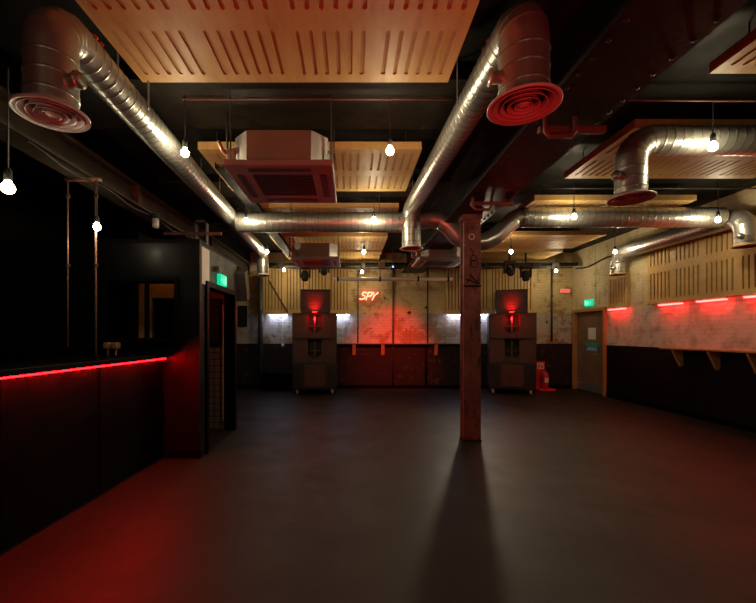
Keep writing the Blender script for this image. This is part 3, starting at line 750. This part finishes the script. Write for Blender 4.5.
# stage lights
def stage_light(x, y, z, tilt, label):
    o = thing('stage_light', (x, y, z), label, 'stage light', 'stage lights by the rear wall')
    part(MB().tube([(x, y, z + 0.27), (x, y, PZ)], 0.022, 10), 'hook_clamp', 'black_rubber', o)
    part(MB().bbox(x - 0.13, x + 0.13, y - 0.09, y + 0.09, z + 0.19, z + 0.28, .02), 'base', 'black_rubber', o)
    part(MB().bbox(x - 0.135, x - 0.095, y - 0.04, y + 0.04, z - 0.02, z + 0.2, .01), 'yoke_arm', 'black_rubber', o)
    part(MB().bbox(x + 0.095, x + 0.135, y - 0.04, y + 0.04, z - 0.02, z + 0.2, .01), 'yoke_arm', 'black_rubber', o)
    d = Vector((0, -math.sin(tilt), -math.cos(tilt))); c = Vector((x, y, z + 0.04))
    h = part(MB().tube([c - d * 0.12, c - d * 0.10, c, c + d * 0.11, c + d * 0.14], [0.04, 0.075, 0.09, 0.085, 0.07], 18), 'head', 'black_rubber', o, True)
    part(MB().tube([c + d * 0.139, c + d * 0.145], 0.06, 18), 'lens', 'glass_dark', h, True)
    return o
stage_light(-1.10, 9.3, 2.90, 0.25, 'black moving-head stage light above the left speaker stack, left of the pair')
stage_light(-0.63, 9.3, 3.02, 0.9, 'black stage light above the left speaker stack, right of the pair')
stage_light(3.90, 9.3, 3.00, 0.9, 'black stage light above the right speaker stack, left of the pair')
stage_light(4.30, 9.3, 2.90, 0.15, 'black moving-head stage light above the right speaker stack, right of the pair')
slo = stage_light(2.94, 9.3, 2.95, 0.6, 'black stage light behind the column, shining toward the viewer')
sl = spot('lamp_light', (2.94, 9.08, 2.90), (0.9, 3.0, 0.0), 200, (1.0, 0.80, 0.54), 100, 0.8, 0.10)
sl.parent = slo; sl.location = Vector((2.94, 9.08, 2.90)) - slo.location
# added red wash lamp, hidden by the duct, aimed at the middle of the rear wall
o = thing('added_wash_lamp', (1.15, 7.42, 3.3), 'added hidden wash lamp behind the far drop of the centre duct', 'stage light')
part(MB().tube([(1.15, 7.50, 3.32), (1.15, 7.36, 3.44)], [0.08, 0.06], 16), 'can', 'black_rubber', o, True)
part(MB().tube([(1.15, 7.42, 3.38), (1.15, 7.42, 3.63)], 0.012, 6), 'stem', 'conduit_dark', o)
sw = spot('lamp_light', (1.15, 7.56, 3.27), (1.15, 10.5, 0.95), 900, (1.0, 0.02, 0.01), 46, 1.0, 0.06)
sw.parent = o; sw.location = Vector((1.15, 7.56, 3.27)) - o.location
o = thing('indicator_lamp', (1.08, 9.62, 3.12), 'small black lamp with a blue dot above the pale pipe', 'stage light')
part(MB().tube([(1.08, 9.64, 3.12), (1.08, 9.60, 3.24)], [0.07, 0.055], 16), 'can', 'black_rubber', o, True)
part(MB().tube([(1.08, 9.62, 3.18), (1.08, 9.62, CEIL)], 0.012, 6), 'stem', 'conduit_dark', o)
part(MB().tube([(1.08, 9.55, 3.19), (1.08, 9.54, 3.19)], 0.022, 10), 'indicator', 'blue_lens', o)

# ------------------------------------------------------------------ bare bulbs
gB = 'bare bulbs hanging in rows'
def bulb(x, y, z, top, label, power=None):
    o = thing('pendant_bulb', (x, y, z - 0.05), label, 'light bulb', gB)
    part(MB().tube([(x, y, z + 0.11), (x, y, top)], 0.005, 6), 'cord', 'conduit_dark', o)
    part(MB().lathe([(0, 0.12), (0.016, 0.12), (0.022, 0.10), (0.022, 0.05), (0.018, 0.045), (0, 0.045)], (x, y, z), 14), 'socket', 'black_rubber', o, True)
    prof = [(0.0, -0.036)] + [(0.036 * math.cos(t), 0.036 * math.sin(t)) for t in [-PI / 2 + PI * k / 10 for k in range(1, 9)]] + [(0.016, 0.048), (0, 0.05)]
    part(MB().lathe(prof, (x, y, z), 18), 'glass_bulb', 'bulb_glow', o, True)
    light('bulb_light', (x, y, z), power or BULB_W, BULB_C, o, 0.055)
def bp(px, py, Y): return ((px - 350) / 380 * Y, Y, 1.5 + (334 - py) / 380 * Y)
for px, py, Y, top, lab in (
    (185, 153, 3.40, CEIL, 'lit bare bulb beside the long left duct, nearest row'),
    (390, 151, 3.40, 3.60, 'lit bare bulb in front of the second ceiling panel, right of the near cassette'),
    (713, 147, 3.40, 3.58, 'lit bare bulb in front of the right elbow duct'),
    (246, 221, 5.49, 3.63, 'lit bare bulb where the left long duct meets the crossing duct'),
    (374, 220, 5.49, 3.63, 'lit bare bulb in front of the left crossing duct'),
    (574, 217, 5.49, CEIL, 'lit bare bulb in front of the right crossing duct, near its middle'),
    (718, 220, 5.49, CEIL, 'lit bare bulb at the right end of the right crossing duct'),
    (267, 252, 8.00, CEIL, 'lit bare bulb beside the far drop of the left long duct'),
    (364, 252, 7.60, 3.60, 'lit bare bulb right of the far cassette unit, upper of two'),
    (511, 252, 7.45, CEIL, 'lit bare bulb right of the column under the rear panels'),
    (615, 252, 7.90, CEIL, 'lit bare bulb at the far drop of the right wall duct'),
    (284, 270, 9.70, CEIL, 'lit bare bulb left of the left stage lights'),
    (362, 272, 9.70, PZ, 'lit bare bulb above the neon sign'),
    (556, 271, 9.70, CEIL, 'lit bare bulb near the rear wall between right speakers and door'),
    (97, 227, 3.975, 3.125, 'lit bare bulb over the far end of the bar'),
    (8, 188, 2.34, 3.14, 'large-looking lit bare bulb over the near bar at the left edge')):
    x, yy, z = bp(px, py, Y)
    if top == 3.63 and px == 246: top = 3.63
    bulb(x, yy, z, top, lab, 6.0 if px < 100 else None)
for x, lab in ((-1.5, 'lit bare bulb behind the viewer on the left'), (0.4, 'lit bare bulb behind the viewer in the middle'), (3.3, 'lit bare bulb behind the viewer on the right')):
    bulb(x, -0.8, 3.146, CEIL, lab, 9.0)

# ------------------------------------------------------------------ bar
AX, AY, BX, BY = -2.385, 0.9, -2.20, 4.55
ang = math.atan2(AX - BX, BY - AY)
bar = thing('bar_counter', (BX, BY, 0), 'long black bar counter along the left side', 'bar')
def bpart(mb, name, mat): 
    o = bpy.data.objects.new(name, mb.data(name, mat)); col.objects.link(o); o.parent = bar; return o
LB = 4.6
# local frame: x = -depth into the bar, y = 0 at the far end running toward the viewer (negative)
bpart(MB().box(-0.50, -0.06, -LB, 0, 0.10, 1.20), 'bar_front', 'black_gloss')
bpart(MB().box(-0.50, -0.10, -LB, 0, 0.0, 0.10), 'plinth', 'black_paint')
bpart(MB().bbox(-0.58, 0.03, -LB, 0, 1.215, 1.265, .008), 'counter_top', 'black_gloss')
for k in range(5):
    yy = -0.06 - k * 0.95
    bpart(MB().box(-0.062, -0.045, yy - 0.04, yy, 0.10, 1.20), 'front_batten', 'black_gloss')
bar.rotation_euler = (0, 0, ang)
st = bpy.data.objects.new('led_strip', MB().box(-0.010, 0.012, -LB + 0.02, -0.03, 1.203, 1.213).data('led_strip', 'bar_led')); col.objects.link(st)
st.location = (BX, BY, 0); st.rotation_euler = (0, 0, ang); tag(st, 'glowing red light strip under the bar counter edge', 'light strip')
# back ledge under the hatch, taps on it
sh = thing('back_ledge', (-3.3, 4.3, 1.30), 'dark ledge along the bar end wall under the hatch', 'shelf')
part(MB().bbox(-4.38, -2.86, 3.95, 4.55, 1.33, 1.363, .006), 'shelf_board', 'black_gloss', sh)
part(MB().box(-4.38, -2.90, 4.0, 4.55, 0, 1.33), 'cupboard_front', 'black_paint', sh)
tp = thing('tap_head', (-2.69, 4.2, 1.265), 'small pair of coppery tap heads at the far end of the bar', 'tap')
for k in (0, 1):
    x = -2.68 + k * 0.085
    part(MB().bbox(x - 0.036, x + 0.036, 4.17, 4.25, 1.335, 1.405, .012), 'tap_body', 'copper_pipe', tp)
    part(MB().tube([(x, 4.21, 1.265), (x, 4.21, 1.34)], 0.010, 8), 'tap_leg', 'copper_pipe', tp)
# two hanging pipes from the beam
for x, lab in ((-2.97, 'thin reddish vertical pipe over the bar, left of the pair'), (-2.675, 'thin reddish vertical pipe over the bar, right of the pair')):
    o = thing('vertical_pipe', (x, 4.0, 1.363), lab, 'pipe', 'pipes over the bar')
    bot = 1.363 if x < -2.9 else 1.265
    part(MB().tube([(x, 4.0, bot), (x, 4.0, 3.12)], 0.008 if x < -2.9 else 0.011, 8), 'pipe', 'copper_pipe', o, True)
    for z in (2.22, 2.95):
        part(MB().tube([(x, 4.0, z - 0.015), (x, 4.0, z + 0.015)], 0.024, 8), 'pipe_clip', 'conduit_dark', o)
pipe([(-3.0, 4.0, 3.125), (-2.62, 4.0, 3.125)], 0.022, 'copper_pipe', 'short horizontal pipe joining the pipes over the bar', group=gP)
# sagging cables below the left beam
pipe([(-2.72, 3.2 + 0.2 * k, 3.13 - 0.05 * math.sin(k * 0.6) ** 2) for k in range(18)], 0.012, 'conduit_dark', 'loose dark cable sagging below the left beam', 'cable', 6, 'cable')
o = thing('bulkhead_lamp', (-2.66, 5.2, 2.95), 'small unlit white lamp hanging below the left beam', 'lamp')
part(MB().tube([(-2.66, 5.2, 2.95), (-2.66, 5.2, 2.97), (-2.66, 5.2, 3.07)], [0.03, 0.045, 0.045], 14), 'lamp_glass', 'pull_white', o, True)
part(MB().tube([(-2.66, 5.2, 3.07), (-2.66, 5.2, 3.14)], 0.05, 14), 'lamp_cap', 'black_rubber', o)
# bracket bar above the lobby
o = thing('bracket_frame', (-2.2, 5.5, 2.9), 'pale metal bracket and bar above the lobby doorway', 'bracket')
part(MB().box(-2.70, -1.86, 5.48, 5.52, 2.93, 2.97), 'cross_bar', 'conduit_red', o)
part(MB().box(-2.24, -2.22, 5.46, 5.54, 2.65, 3.14).box(-2.08, -2.06, 5.46, 5.54, 2.65, 3.14).box(-2.24, -2.06, 5.46, 5.54, 3.10, 3.14), 'square_frame', 'conduit_dark', o)

# signs on the lobby wall
po = solo(MB().box(SX, SX + 0.008, 4.66, 4.90, 2.12, 2.575), 'printed_poster', 'printed_sheet', 'pale printed poster at the corner beside the bar', 'poster')
def exit_sign(o, sx, yc, zc, w, h, mats=True):
    s = -1 if sx > 0 else 1
    part(MB().box(min(sx, sx + s * 0.05), max(sx, sx + s * 0.05), yc - w / 2, yc + w / 2, zc - h / 2, zc + h / 2), 'housing', 'exit_green', o)
    f = sx + s * 0.052
    def q(y0, y1, z0, z1, nm):
        part(MB().box(min(f, f - s * .004), max(f, f - s * .004), yc + y0 * w, yc + y1 * w, zc + z0 * h, zc + z1 * h), nm, 'exit_white', o)
    q(0.18, 0.40, -0.34, 0.34, 'door_symbol')
    man = MB()
    def lim(a, c, t=0.02):
        man.tube([(f, yc + a[0] * w, zc + a[1] * h), (f, yc + c[0] * w, zc + c[1] * h)], t * w * 1.6, 6)
    lim((0.02, 0.14), (-0.02, -0.08), .035); lim((-0.02, -0.08), (0.08, -0.18)); lim((0.08, -0.18), (0.06, -0.34)); lim((-0.02, -0.08), (-0.08, -0.22)); lim((-0.08, -0.22), (-0.17, -0.24))
    lim((0.02, 0.12), (0.11, 0.02)); lim((0.02, 0.12), (-0.09, 0.06)); man.lathe([(0, -.03 * w), (.03 * w, 0), (0, .03 * w)], (f, yc + 0.04 * w, zc + 0.27 * h), 8)
    part(man, 'running_figure', 'exit_white', o)
    ar = MB(); ar.tube([(f, yc - 0.40 * w, zc), (f, yc - 0.24 * w, zc)], .02 * w, 5); ar.tube([(f, yc - 0.34 * w, zc + 0.12 * h), (f, yc - 0.41 * w, zc), (f, yc - 0.34 * w, zc - 0.12 * h)], .02 * w, 5)
    part(ar, 'arrow', 'exit_white', o)
e1 = thing('exit_sign', (SX, 5.35, 2.2), 'green lit exit sign over the lobby doorway at the left', 'exit sign', 'green exit signs')
exit_sign(e1, SX, 5.33, 2.25, 0.26, 0.15)
part(MB().box(SX, SX + 0.06, 5.10, 5.24, 2.35, 2.41), 'emergency_unit', 'conduit_dark', e1)
e2 = thing('exit_sign', (6.15, 9.85, 2.2), 'green lit exit sign over the rear right door', 'exit sign', 'green exit signs')
exit_sign(e2, 6.15, 9.75, 2.30, 0.30, 0.17)
o = thing('emergency_light', (5.75, 10.5, 2.65), 'small red lit box on the rear wall above the right door', 'light')
part(MB().bbox(5.78, 6.06, 10.45, 10.5, 2.62, 2.75, .008), 'housing', 'cream_plastic', o)
part(MB().box(5.80, 6.04, 10.444, 10.45, 2.655, 2.72), 'red_lens', 'red_lens', o)
# red light inside the lobby
o = thing('lobby_lamp', (-2.14, 5.2, 2.5), 'dim red lamp under the lobby ceiling', 'lamp')
part(MB().tube([(-2.14, 5.2, 2.52), (-2.14, 5.2, 2.60)], [0.05, 0.07], 14), 'lamp_shade', 'black_rubber', o, True)
light('lamp_light', (-2.14, 5.2, 2.46), 8.0, (1.0, 0.06, 0.05), o, 0.05)

# ------------------------------------------------------------------ right wall: red strips, shelf, brackets
gR = 'red light strips under the right wall panel'
def red_strip(y0, y1, label, z=2.085):
    o = thing('light_strip', (6.06, (y0 + y1) / 2, z - 0.03), label, 'light strip', gR)
    part(MB().bbox(6.02, 6.12, y0, y1, z - 0.012, z + 0.012, .004), 'fixture', 'cream_plastic', o)
    part(MB().box(6.035, 6.105, y0 + 0.01, y1 - 0.01, z - 0.034, z - 0.012), 'tube', 'red_led', o)
red_strip(8.38, 8.90, 'glowing red strip under the narrow panel by the rear right door')
red_strip(6.95, 7.45, 'glowing red strip farthest along under the long right wall panel')
red_strip(6.13, 6.64, 'glowing red strip second from the far end under the long wall panel')
red_strip(5.30, 5.84, 'glowing red strip at the right edge under the long wall panel')
red_strip(4.45, 4.98, 'glowing red strip just out of view on the right wall')
rs = thing('wall_shelf', (6.05, 5.0, 1.2), 'narrow wooden drinks shelf along the right wall', 'shelf')
part(MB().bbox(5.93, 6.15, 1.0, 7.3, 1.215, 1.245, .004), 'shelf_board', 'frame_wood', rs)
def bracket_x(y):
    part(MB().prism([(6.15, 1.215), (5.96, 1.215), (5.96, 1.19), (6.10, 0.90), (6.15, 0.90)], 'y', y - 0.022, y + 0.022), 'bracket', 'frame_wood', rs)
for y in (7.03, 6.33, 5.70, 5.0): bracket_x(y)
bs = thing('wall_shelf', (1.0, 10.4, 1.2), 'narrow wooden shelf along the middle of the rear wall', 'shelf')
part(MB().bbox(-0.35, 3.2, 10.36, 10.5, 1.215, 1.24, .004), 'shelf_board', 'speaker_brown_redlit', bs)
for x in (0.11, 0.90, 2.36):
    part(MB().prism([(10.5, 1.215), (10.37, 1.215), (10.37, 1.19), (10.45, 0.92), (10.5, 0.92)], 'x', x - 0.045, x + 0.045), 'bracket', 'frame_wood', bs)
# cool strips under the rear panels
for x0, x1, lab in ((-2.22, -1.72, 'cool white strip light left of the left speaker stack'), (-0.42, -0.02, 'cool white strip light right of the left speaker stack'),
                    (2.68, 3.14, 'cool white strip light behind the column'), (3.50, 3.80, 'cool white strip light beside the right speaker stack')):
    o = thing('light_strip', ((x0 + x1) / 2, 10.42, 2.0), lab, 'light strip', 'cool strip lights under the rear panels')
    part(MB().bbox(x0, x1, 10.36, 10.46, 2.03, 2.055, .004), 'fixture', 'cream_plastic', o)
    part(MB().box(x0 + .01, x1 - .01, 10.375, 10.445, 2.018, 2.03), 'tube', 'cool_led', o)
# pull cord
o = thing('pull_cord', (-1.84, 10.40, 1.1), 'white pull cord with a ball hanging left of the left speakers', 'cord')
part(MB().tube([(-1.84, 10.40, 2.03), (-1.84, 10.40, 1.22)], 0.006, 6), 'cord', 'pull_white', o)
part(MB().lathe([(0, -.05), (.03, -.04), (.045, 0), (.03, .04), (0, .05)], (-1.84, 10.40, 1.19), 14), 'ball', 'pull_white', o, True)
# rear wall pipes
gV = 'vertical pipes on the rear wall'
pipe([(1.19, 10.46, 0.1), (1.19, 10.46, 3.3)], 0.028, 'conduit_dark', 'dark vertical pipe on the rear wall at the middle', group=gV)
pipe([(2.14, 10.47, 1.26), (2.14, 10.47, 3.3)], 0.02, 'conduit_dark', 'thin vertical pipe on the rear wall left of the column', group=gV)
pipe([(2.10, 10.47, 0.1), (2.10, 10.47, 1.2)], 0.03, 'black_paint', 'black vertical pipe on the dado left of the column', group=gV)
pipe([(0.22, 10.47, 1.26), (0.22, 10.47, 3.3)], 0.016, 'conduit_dark', 'thin vertical conduit on the rear wall left of the neon sign', group=gV)
pipe([(-2.42, 10.30, 0.0), (-2.42, 10.30, 3.10)], 0.07, 'conduit_dark', 'thick dark vertical pipe in the rear left corner', group=gV)
pipe([(5.55, 10.45, 1.3), (5.55, 10.45, 3.3)], 0.025, 'conduit_dark', 'dark vertical pipe on the rear wall right of the right speakers', group=gV)
pipe([(-2.2, 10.37, 2.95), (-1.7, 10.37, 2.1)], 0.012, 'black_rubber', 'slanting black cable across the left rear panel', 'cable', 6, 'cable')
pipe([(6.13, 10.3 - 0.25 * k, 3.28 - 0.05 * math.sin(k * .9)) for k in range(11)], 0.02, 'black_rubber', 'black cable looped along the top of the right wall', 'cable', 6, 'cable')
# neon sign
ns = thing('neon_sign', (0.53, 10.42, 2.42), 'small glowing red neon word on the rear wall', 'neon sign')
NX, NZ, NS = 0.27, 2.45, 0.20
def stroke(pts, nm='letter'):
    q = [(NX + (px + pz * 0.25) * NS, 10.42, NZ + pz * NS) for px, pz in pts]
    part(MB().tube(q, 0.011, 8), nm, 'neon_red', ns, True)
stroke([(0.75, 0.85), (0.45, 1.0), (0.15, 0.85), (0.2, 0.6), (0.6, 0.45), (0.65, 0.15), (0.3, 0.0), (-0.1, 0.1)])
stroke([(0.85, -0.1), (0.95, 0.95), (1.45, 0.95), (1.5, 0.6), (1.3, 0.45), (0.95, 0.45)])
stroke([(1.65, 0.95), (1.85, 0.45), (2.3, 0.95)]); stroke([(1.85, 0.45), (1.70, -0.1)])
part(MB().tube([(NX + 0.1, 10.43, NZ + 0.1), (NX + 0.1, 10.5, NZ + 0.1)], 0.01, 6).tube([(NX + 0.4, 10.43, NZ + 0.1), (NX + 0.4, 10.5, NZ + 0.1)], 0.01, 6), 'standoff', 'conduit_dark', ns)

# ------------------------------------------------------------------ speaker stacks
def mid_cab(x, y, z, label, lit):
    W, D, H = 1.10, 0.75, 0.62
    o = thing('speaker_cabinet', (x, y + D / 2, z), label, 'speaker', 'speaker cabinets of the two stacks')
    part(MB().box(x - W / 2, x - W / 2 + .02, y, y + D, z, z + H).box(x + W / 2 - .02, x + W / 2, y, y + D, z, z + H)
         .box(x - W / 2, x + W / 2, y, y + D, z, z + .02).box(x - W / 2, x + W / 2, y, y + D, z + H - .02, z + H)
         .box(x - W / 2, x + W / 2, y + D - .02, y + D, z, z + H), 'shell', 'speaker_black', o)
    # flared wings and throat
    for s in (-1, 1):
        part(MB().prism([(x + s * (W / 2 - .02), y + 0.01), (x + s * 0.17, y + 0.06), (x + s * 0.17, y + 0.30), (x + s * (W / 2 - .02), y + 0.30)], 'z', z + .02, z + H - .02), 'horn_wing', 'speaker_brown_redlit', o)
    part(MB().box(x - 0.17, x + 0.17, y + 0.30, y + 0.32, z + .02, z + H - .02), 'throat_back', 'speaker_throat', o)
    part(MB().box(x - 0.022, x + 0.022, y + 0.10, y + 0.14, z + .10, z + H - .06), 'phase_plug', 'speaker_brown_redlit', o)
    part(MB().box(x - 0.17, x + 0.17, y + 0.11, y + 0.14, z + H * 0.46, z + H * 0.5), 'cross_bar', 'speaker_brown_redlit', o)
    part(MB().prism([(x - 0.17, z + .02), (x + 0.17, z + .02), (x + 0.17, z + 0.20), (x + 0.08, z + 0.13), (x - 0.08, z + 0.13), (x - 0.17, z + 0.20)], 'y', y + 0.10, y + 0.30), 'throat_lip', 'speaker_brown_redlit', o)
    if lit:
        light('throat_light', (x, y + 0.05, z + H - 0.14), 9.0, (1, 0.02, 0.02), o, 0.02)
    return o
def sub_cab(x, y, z, label):
    W, D, H = 1.10, 0.75, 0.64
    o = thing('speaker_cabinet', (x, y + D / 2, z - 0.12), label, 'speaker', 'speaker cabinets of the two stacks')
    part(MB().bbox(x - W / 2, x + W / 2, y, y + D, z, z + H, .012), 'shell', 'speaker_black', o)
    part(MB().bbox(x - 0.26, x + 0.26, y - 0.018, y + 0.01, z + 0.05, z + H - 0.05, .008), 'front_panel', 'speaker_brown_redlit', o)
    for s in (-1, 1):
        part(MB().bbox(x + s * 0.42 - 0.09, x + s * 0.42 + 0.09, y - 0.008, y + 0.01, z + 0.05, z + H - 0.05, .004), 'side_grille', 'speaker_throat', o)
        for yy in (y + 0.12, y + D - 0.12):
            cxx = x + s * 0.44
            c = part(MB().tube([(cxx - 0.025, yy, 0.055), (cxx + 0.025, yy, 0.055)], 0.055, 14), 'castor', 'cream_plastic', o, True)
            part(MB().box(cxx - 0.04, cxx + 0.04, yy - 0.04, yy + 0.04, 0.10, z), 'castor_fork', 'galvanised_dull', c)
    return o
def turn(o, px, py, a):
    d = o.location - Vector((px, py, 0)); o.location = Vector((px + d.x * math.cos(a) - d.y * math.sin(a), py + d.x * math.sin(a) + d.y * math.cos(a), o.location.z))
    o.rotation_euler = (0, 0, a)
def top_cab(x, y, z, label):
    W, D, H = 0.74, 0.55, 0.60
    o = thing('speaker_horn_box', (x, y + D / 2, z), label, 'speaker', 'speaker cabinets of the two stacks')
    part(MB().box(x - W / 2, x - W / 2 + .025, y, y + D, z, z + H).box(x + W / 2 - .025, x + W / 2, y, y + D, z, z + H).box(x - W / 2, x + W / 2, y, y + D, z, z + .02)
         .box(x - W / 2, x + W / 2, y, y + D, z + H - .025, z + H).box(x - W / 2, x + W / 2, y + D - .02, y + D, z, z + H), 'shell', 'speaker_black', o)
    # curved grille: a shallow bowl of horizontal slats
    for k in range(8):
        zz = z + 0.03 + k * 0.068
        pts = [(x - W / 2 + .025 + (W - .05) * i / 12, y + 0.02 + 0.05 * math.sin(PI * i / 12)) for i in range(13)]
        back = [(px, py + 0.02) for px, py in reversed(pts)]
        part(MB().prism(pts + back, 'z', zz, zz + 0.058), 'grille_slat', 'speaker_brown_redlit', o)
    return o
for sx, side in ((-0.90, 'left'), (4.14, 'right')):
    YY = 9.42
    st_ = [sub_cab(sx, YY, 0.14, 'bottom speaker cabinet on castors of the %s stack' % side)]
    st_.append(mid_cab(sx, YY, 0.78, 'middle horn speaker cabinet of the %s stack' % side, False))
    st_.append(mid_cab(sx, YY, 1.40, 'upper horn speaker cabinet of the %s stack, red inside' % side, True))
    st_.append(top_cab(sx + (0.02 if sx < 0 else 0), YY + 0.12, 2.02, 'small red-lit speaker box on top of the %s stack' % side))
    l = thing('added_ledge_lamp', (sx, YY + 0.03, 2.02), 'added small red lamp lighting the top box of the %s stack' % side, 'lamp', 'added red lamps on the speaker stacks')  # added lamp that gives the top box its red glow
    part(MB().bbox(sx - 0.06, sx + 0.06, YY + 0.01, YY + 0.07, 2.02, 2.045, .006), 'lamp_body', 'black_rubber', l)
    part(MB().box(sx - 0.05, sx + 0.05, YY + 0.03, YY + 0.06, 2.045, 2.05), 'lamp_lens', 'added_red_led', l)
    sp = spot('lamp_light', (sx, YY - 0.03, 2.07), (sx, YY + 0.16, 2.24), 26, (1, 0.015, 0.015), 80, 1.0, 0.02)
    sp.parent = l; sp.location = Vector((sx, YY - 0.03, 2.07)) - l.location
    for q in st_ + [l]: turn(q, sx, YY + 0.375, 0.06 if sx < 0 else -0.30)

# ------------------------------------------------------------------ fire point
fs = thing('extinguisher_stand', (5.13, 10.2, 0), 'red fire point stand beside the right speaker stack', 'stand')
part(MB().bbox(4.98, 5.42, 9.98, 10.26, 0, 0.05, .01), 'base_tray', 'red_plastic', fs)
bp_ = part(MB().bbox(4.98, 5.24, 10.20, 10.23, 0.05, 0.76, .01), 'back_board', 'red_plastic', fs)
part(MB().box(5.02, 5.20, 10.195, 10.20, 0.56, 0.72), 'pictogram_plate', 'paper', bp_)
part(MB().prism([(5.05, 0.60), (5.09, 0.60), (5.09, 0.67), (5.07, 0.70), (5.05, 0.67)], 'y', 10.190, 10.195).prism([(5.12, 0.59), (5.18, 0.59), (5.17, 0.64), (5.15, 0.69), (5.13, 0.64)], 'y', 10.190, 10.195), 'pictogram', 'red_plastic', bp_)
fe = thing('fire_extinguisher', (5.16, 10.10, 0.05), 'red fire extinguisher standing on the fire point', 'fire extinguisher')
part(MB().lathe([(0, 0.05), (0.07, 0.05), (0.078, 0.07), (0.078, 0.42), (0.06, 0.47), (0.025, 0.50), (0.025, 0.53), (0, 0.53)], (5.18, 10.09, 0), 20), 'cylinder_body', 'red_plastic', fe, True)
part(MB().box(5.13, 5.23, 10.003, 10.011, 0.22, 0.34), 'instruction_label', 'paper', fe)
part(MB().box(5.17, 5.19, 10.01, 10.10, 0.53, 0.555).box(5.17, 5.19, 9.99, 10.10, 0.57, 0.585), 'handle', 'black_rubber', fe)
part(MB().tube([(5.20, 10.09, 0.53), (5.27, 10.07, 0.50), (5.275, 10.06, 0.35), (5.265, 10.05, 0.24)], 0.012, 8), 'hose', 'black_rubber', fe, True)

# ------------------------------------------------------------------ rear left corner
o = thing('wall_speaker', (-1.84, 6.3, 2.04), 'dark tilted wall loudspeaker at the end of the lobby wall', 'speaker')
part(MB().prism([(6.14, 2.48), (6.30, 2.58), (6.46, 2.12), (6.30, 2.04)], 'x', -1.98, -1.70), 'box', 'conduit_dark', o)
part(MB().tube([(-1.88, 6.10, 2.4), (-1.88, 6.25, 2.4)], 0.02, 8), 'arm', 'black_rubber', o)
o2 = solo(MB().bbox(-2.75, -2.50, 10.42, 10.5, 3.22, 3.46, .01), 'junction_box', 'cream_plastic', 'small pale junction box high in the rear left corner', 'junction box')
pf = thing('picture_frame', (-2.95, 10.48, 1.75), 'dark framed picture on the rear wall left of the thick pipe', 'picture')
part(MB().box(-3.08, -2.84, 10.475, 10.5, 1.70, 2.28), 'frame', 'black_paint', pf)
part(MB().box(-3.05, -2.87, 10.47, 10.475, 1.73, 2.25), 'pane', 'glass_dark', pf)
o = thing('low_bench', (-1.95, 10.2, 0), 'low black gloss bench at the foot of the rear wall by the left speakers', 'bench')
part(MB().bbox(-2.32, -1.50, 9.98, 10.46, 0.42, 0.47, .008), 'seat', 'black_gloss', o)
part(MB().box(-2.29, -1.53, 10.02, 10.44, 0.04, 0.42), 'front_board', 'black_gloss', o)
for x in (-2.28, -1.60): part(MB().box(x, x + 0.05, 10.03, 10.08, 0, 0.04), 'foot', 'black_paint', o)
